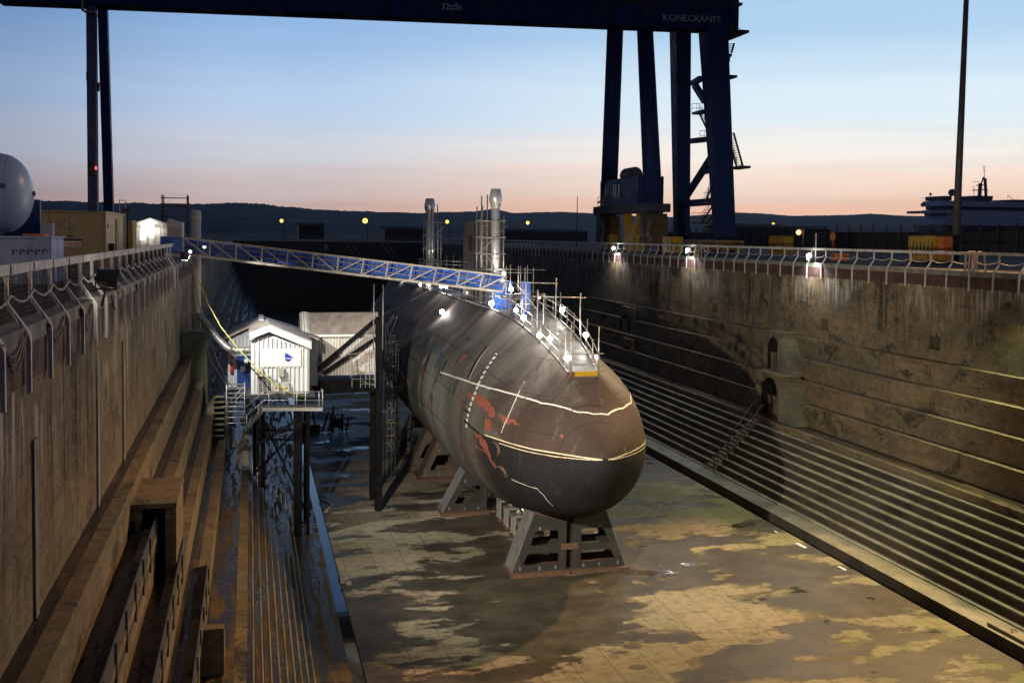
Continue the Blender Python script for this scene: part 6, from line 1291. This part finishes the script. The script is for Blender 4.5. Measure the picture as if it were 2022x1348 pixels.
# left legs
l0 = P2(181, 415, Y=118.8); 
def gx_(x): return glocal(x)
q0, q1 = gx_(182), gx_(202)
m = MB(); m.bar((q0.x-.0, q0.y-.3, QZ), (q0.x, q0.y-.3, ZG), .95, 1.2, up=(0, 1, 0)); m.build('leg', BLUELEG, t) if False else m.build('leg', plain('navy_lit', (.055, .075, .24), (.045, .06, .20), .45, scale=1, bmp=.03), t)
lb = P2(214, 415, Y=q1.y+4); m = MB(); m.bar((lb.x+.15, q1.y+4, QZ), (q1.x, q1.y+.6, ZG), .95, 1.2, up=(0, 1, 0)); m.build('leg', NAVY, t)
m = MB(); m.tube([P2(190, 30, Y=q0.y-1.1), P2(189, 415, Y=q0.y-1.1)], .07, 6)
for k in range(11): p = P2(190, 60+k*34, Y=q0.y-1.1); m.cbox(p, (.16, .16, .2))
a = P2(162, 0, Y=q0.y-1.5); m.tube([a, P2(163, 20, Y=q0.y-1.5), P2(170, 24, Y=q0.y-1.5), P2(188, 24, Y=q0.y-1.5), P2(191, 34, Y=q0.y-1.5)], .16, 7); m.build('cable_duct', plain('duct_beige', (.40, .32, .27), None, .5), t)
p = P2(181, 332, Y=q0.y-1.2); m = MB(); m.cbox(p, (.7, .5, 1.5)); m.build('electrical_box', DARKSTEEL, t); p = P2(189, 332, Y=q0.y-1.3); m = MB(); m.cbox(p, (.22, .2, .28)); m.build('red_lamp', W_RED, t)
for (x, y) in ((173, 151), (194, 172)): p = P2(x, y, Y=q0.y-1.0); m = MB(); m.cbox(p, (.25, .3, .9)); m.each('side_box', DARKSTEEL, t)
# ================================================================ SHIP
SHY = 300.0; gsx = lambda x, y, Y=SHY: P2(x, y, Y=Y)
t = thing('passenger_ship', 'large white and blue passenger ship moored beyond the fence at the right', 'ship', (235, SHY, QZ-6))
def deckbox(name, x0, x1, yt, yb, mt, setb=0, rake=0, dep=14, ext=60):
    a, b = gsx(x0, yt, SHY+setb), gsx(x1, yb, SHY+setb); a.x = gsx(x0, yt, SHY+dep-setb).x; a.z = gsx(1916, yt, SHY+setb).z; b.z = gsx(1916, yb, SHY+setb).z; x1_ = b.x+(ext if x1 >= 2022 else 0)
    m = MB(); m.prism([(a.x-rake, SHY+setb, b.z), (x1_, SHY+setb, b.z), (x1_, SHY+setb, a.z), (a.x, SHY+setb, a.z)], (0, dep-2*setb, 0)); return m.build(name, mt, t)
deckbox('hull', 1812, 2022, 445, 480, SHIPB, 0, 1); deckbox('lower_deck', 1822, 2022, 430, 444.6, SHIPW, .5, 1)
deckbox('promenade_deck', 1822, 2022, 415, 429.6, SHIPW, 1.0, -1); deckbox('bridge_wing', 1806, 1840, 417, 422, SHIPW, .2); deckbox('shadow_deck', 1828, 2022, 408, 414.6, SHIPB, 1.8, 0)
deckbox('bridge_deck', 1822, 2022, 397, 407.6, SHIPW, .8, .8); deckbox('upper_deck', 1842, 1864, 388, 396.6, SHIPB, 2); deckbox('upper_house', 1896, 1960, 386, 396.6, SHIPB, 3); deckbox('sun_deck', 1960, 2022, 392, 396.6, SHIPB, 2)
m = MB()
for k in range(9): a = gsx(1842+k*5, 424, SHY+.99); m.box(a.x, SHY+.97, a.z-.4, a.x+.5, SHY+.995, a.z+.5)
for k in range(3): a = gsx(1818+k*3, 404, SHY+.7); m.box(a.x, SHY+.75, a.z-.3, a.x+.35, SHY+.79, a.z+.5)
m.each('window', VOID, t)
m = MB(); c = gsx(1903, 379); m.ball((c.x, SHY+6, c.z), 1.25, 8); c = gsx(1860, 382); m.ball((c.x, SHY+6, c.z), .45, 7); m.tube([(c.x, SHY+6, c.z-1.6), (c.x, SHY+6, c.z)], .12, 6); m.each('radar_dome', plain('dome_grey', (.3, .33, .38), None, .5), t)
m = MB(); mq = lambda x, y: gsx(x, y, SHY+7)
for (a, b, w_) in (((1934, 388), (1936, 362), .9), ((1947, 388), (1945, 352), .7), ((1921, 376), (1950, 374), .35), ((1928, 366), (1948, 365), .3), ((1937, 365), (1942, 350), .35), ((1942, 350), (1945, 356), .35), ((1944, 352), (1943, 328), .14), ((1940, 329), (1948, 329), .1), ((1940, 337), (1948, 337), .1), ((1922, 359), (1934, 359), .15), ((1923, 385), (1923, 366), .12), ((1950, 378), (1954, 377), .15), ((1960, 392), (1960, 387), .15), ((1990, 386), (2000, 393), .12), ((1990, 392), (1990, 386), .12)): m.bar(mq(*a), mq(*b), w_, w_)
m.each('mast', SHIPB, t)
m = MB()
for k in range(7): a = mq(1822+k*3, 390); m.tube([(a.x, SHY+1.2, gsx(1830, 397).z), (a.x, SHY+1.2, gsx(1830, 391).z)], .05, 5)
m.tube([(gsx(1820, 391).x, SHY+1.2, gsx(1820, 391).z), (gsx(1900, 391).x, SHY+1.2, gsx(1900, 391).z)], .05, 5); m.build('railing', SHIPW, t)
a, b = gsx(1985, 448, 292), gsx(2040, 462, 292); t = thing('dock_shed', 'small dark quay shed with pale door slits below the ship', 'shed', (a.x, 292, QZ)); m = MB(); m.box(a.x, 292, QZ, b.x+20, 297, a.z); m.build('wall', DARKSTEEL, t); m = MB()
for k in range(3): c = gsx(1986+k*7, 455, 291.9); m.box(c.x-.12, 291.93, c.z-1, c.x+.12, 291.97, c.z+.8)
m.each('door_slit', LETTER, t)
# timber hatch plates lying on the apron, small litter on the floor
p = P2(1990, 1255, Z=.27); t = thing('hatch_cover', 'flat stone hatch cover on the apron in the right foreground', 'hatch cover', tuple(p)); m = MB(); m.box(31.25, p.y-1.2, .252, 32.0, p.y+1.3, .40); m.build('slab', APRON, t, .02); m = MB(); m.tube([(31.5, p.y, .41), (31.5, p.y+.15, .47), (31.7, p.y+.15, .47), (31.7, p.y, .41)], .02, 5); m.build('lift_ring', RUSTY, t)
for i, (x, y) in enumerate(((1583, 1076), (1533, 1049), (1664, 1121))):
    p = P2(x, y, Z=.05); t = thing('board_offcut', ('white board offcut', 'tiny white scrap', 'pale strip')[i]+' lying beside the gutter on the right of the floor', 'offcut'); m = MB(); s_ = (.5, .2, .35)[i]; m.prism([(p.x-s_*.2, p.y-s_, .006), (p.x+s_*.2, p.y-s_*.8, .006), (p.x+s_*.1, p.y+s_, .006), (p.x-s_*.3, p.y+s_*.9, .006)], (0, 0, .05)); m.build('board', SIGNW, t)
p = P2(680, 1145, Z=-.05); t = thing('debris_heap', 'small heap of pale rubble at the edge of the left gutter', 'rubble', (p.x, p.y, 0)); m = MB()
for k in range(9): m.cbox((p.x+random.uniform(-.15, .15), p.y+random.uniform(-.9, .9), .06+random.uniform(0, .05)), (random.uniform(.1, .25), random.uniform(.15, .4), random.uniform(.1, .2)))
m.each('rubble_piece', COPING, t)
p = P2(645, 990, Z=.03); t = thing('white_tube', 'bent thin white tube lying on the floor near the left gutter', 'tube', tuple(p)); m = MB(); m.tube([P2(630, 985, Z=.04), P2(658, 996, Z=.04), P2(644, 1008, Z=.04)], .04, 6); m.build('tube_line', WHITE, t)

# hanging cables and small clutter on the near wall and floor
for i, (y, n_) in enumerate(((18.4, 3), (22.3, 2), (26.2, 3), (31.5, 2), (38.0, 2))):
    t = thing('hanging_cable', 'dark cable loop drooping under the near coping, '+('first', 'second', 'third', 'fourth', 'fifth')[i]+' one from the left', 'cable', (WLX+.07, y, 15.2), 'cable loops on the near coping'); m = MB()
    for k in range(n_): m.tube([(WLX+.08+.02*k, y-.85+1.7*j/10, 15.22-(.30+.14*k)*math.sin(math.pi*j/10)) for j in range(11)], .016, 5)
    m.each('cable_line', BLACK, t)
for i, (x, y, lab) in enumerate(((1345, 1206, 'shiny puddle dish of standing water right of the bow cradle'), )):
    pass
# ---- evening air between the dock and the far hills
m = MB(); m.box(-9200, -380, -1.5, 9200, 9300, 420); hz = newmat('evening_air'); ht = hz[1]; ht.nodes.remove(hz[2])
pv = N(ht, 'ShaderNodeVolumePrincipled'); pv.inputs['Density'].default_value = 2.5e-5; pv.inputs['Color'].default_value = (.75, .82, .95, 1); pv.inputs['Anisotropy'].default_value = .2
ht.links.new(pv.outputs[0], ht.nodes['Material Output'].inputs['Volume'])
tag(m.build('haze', hz[0]), kind='stuff')
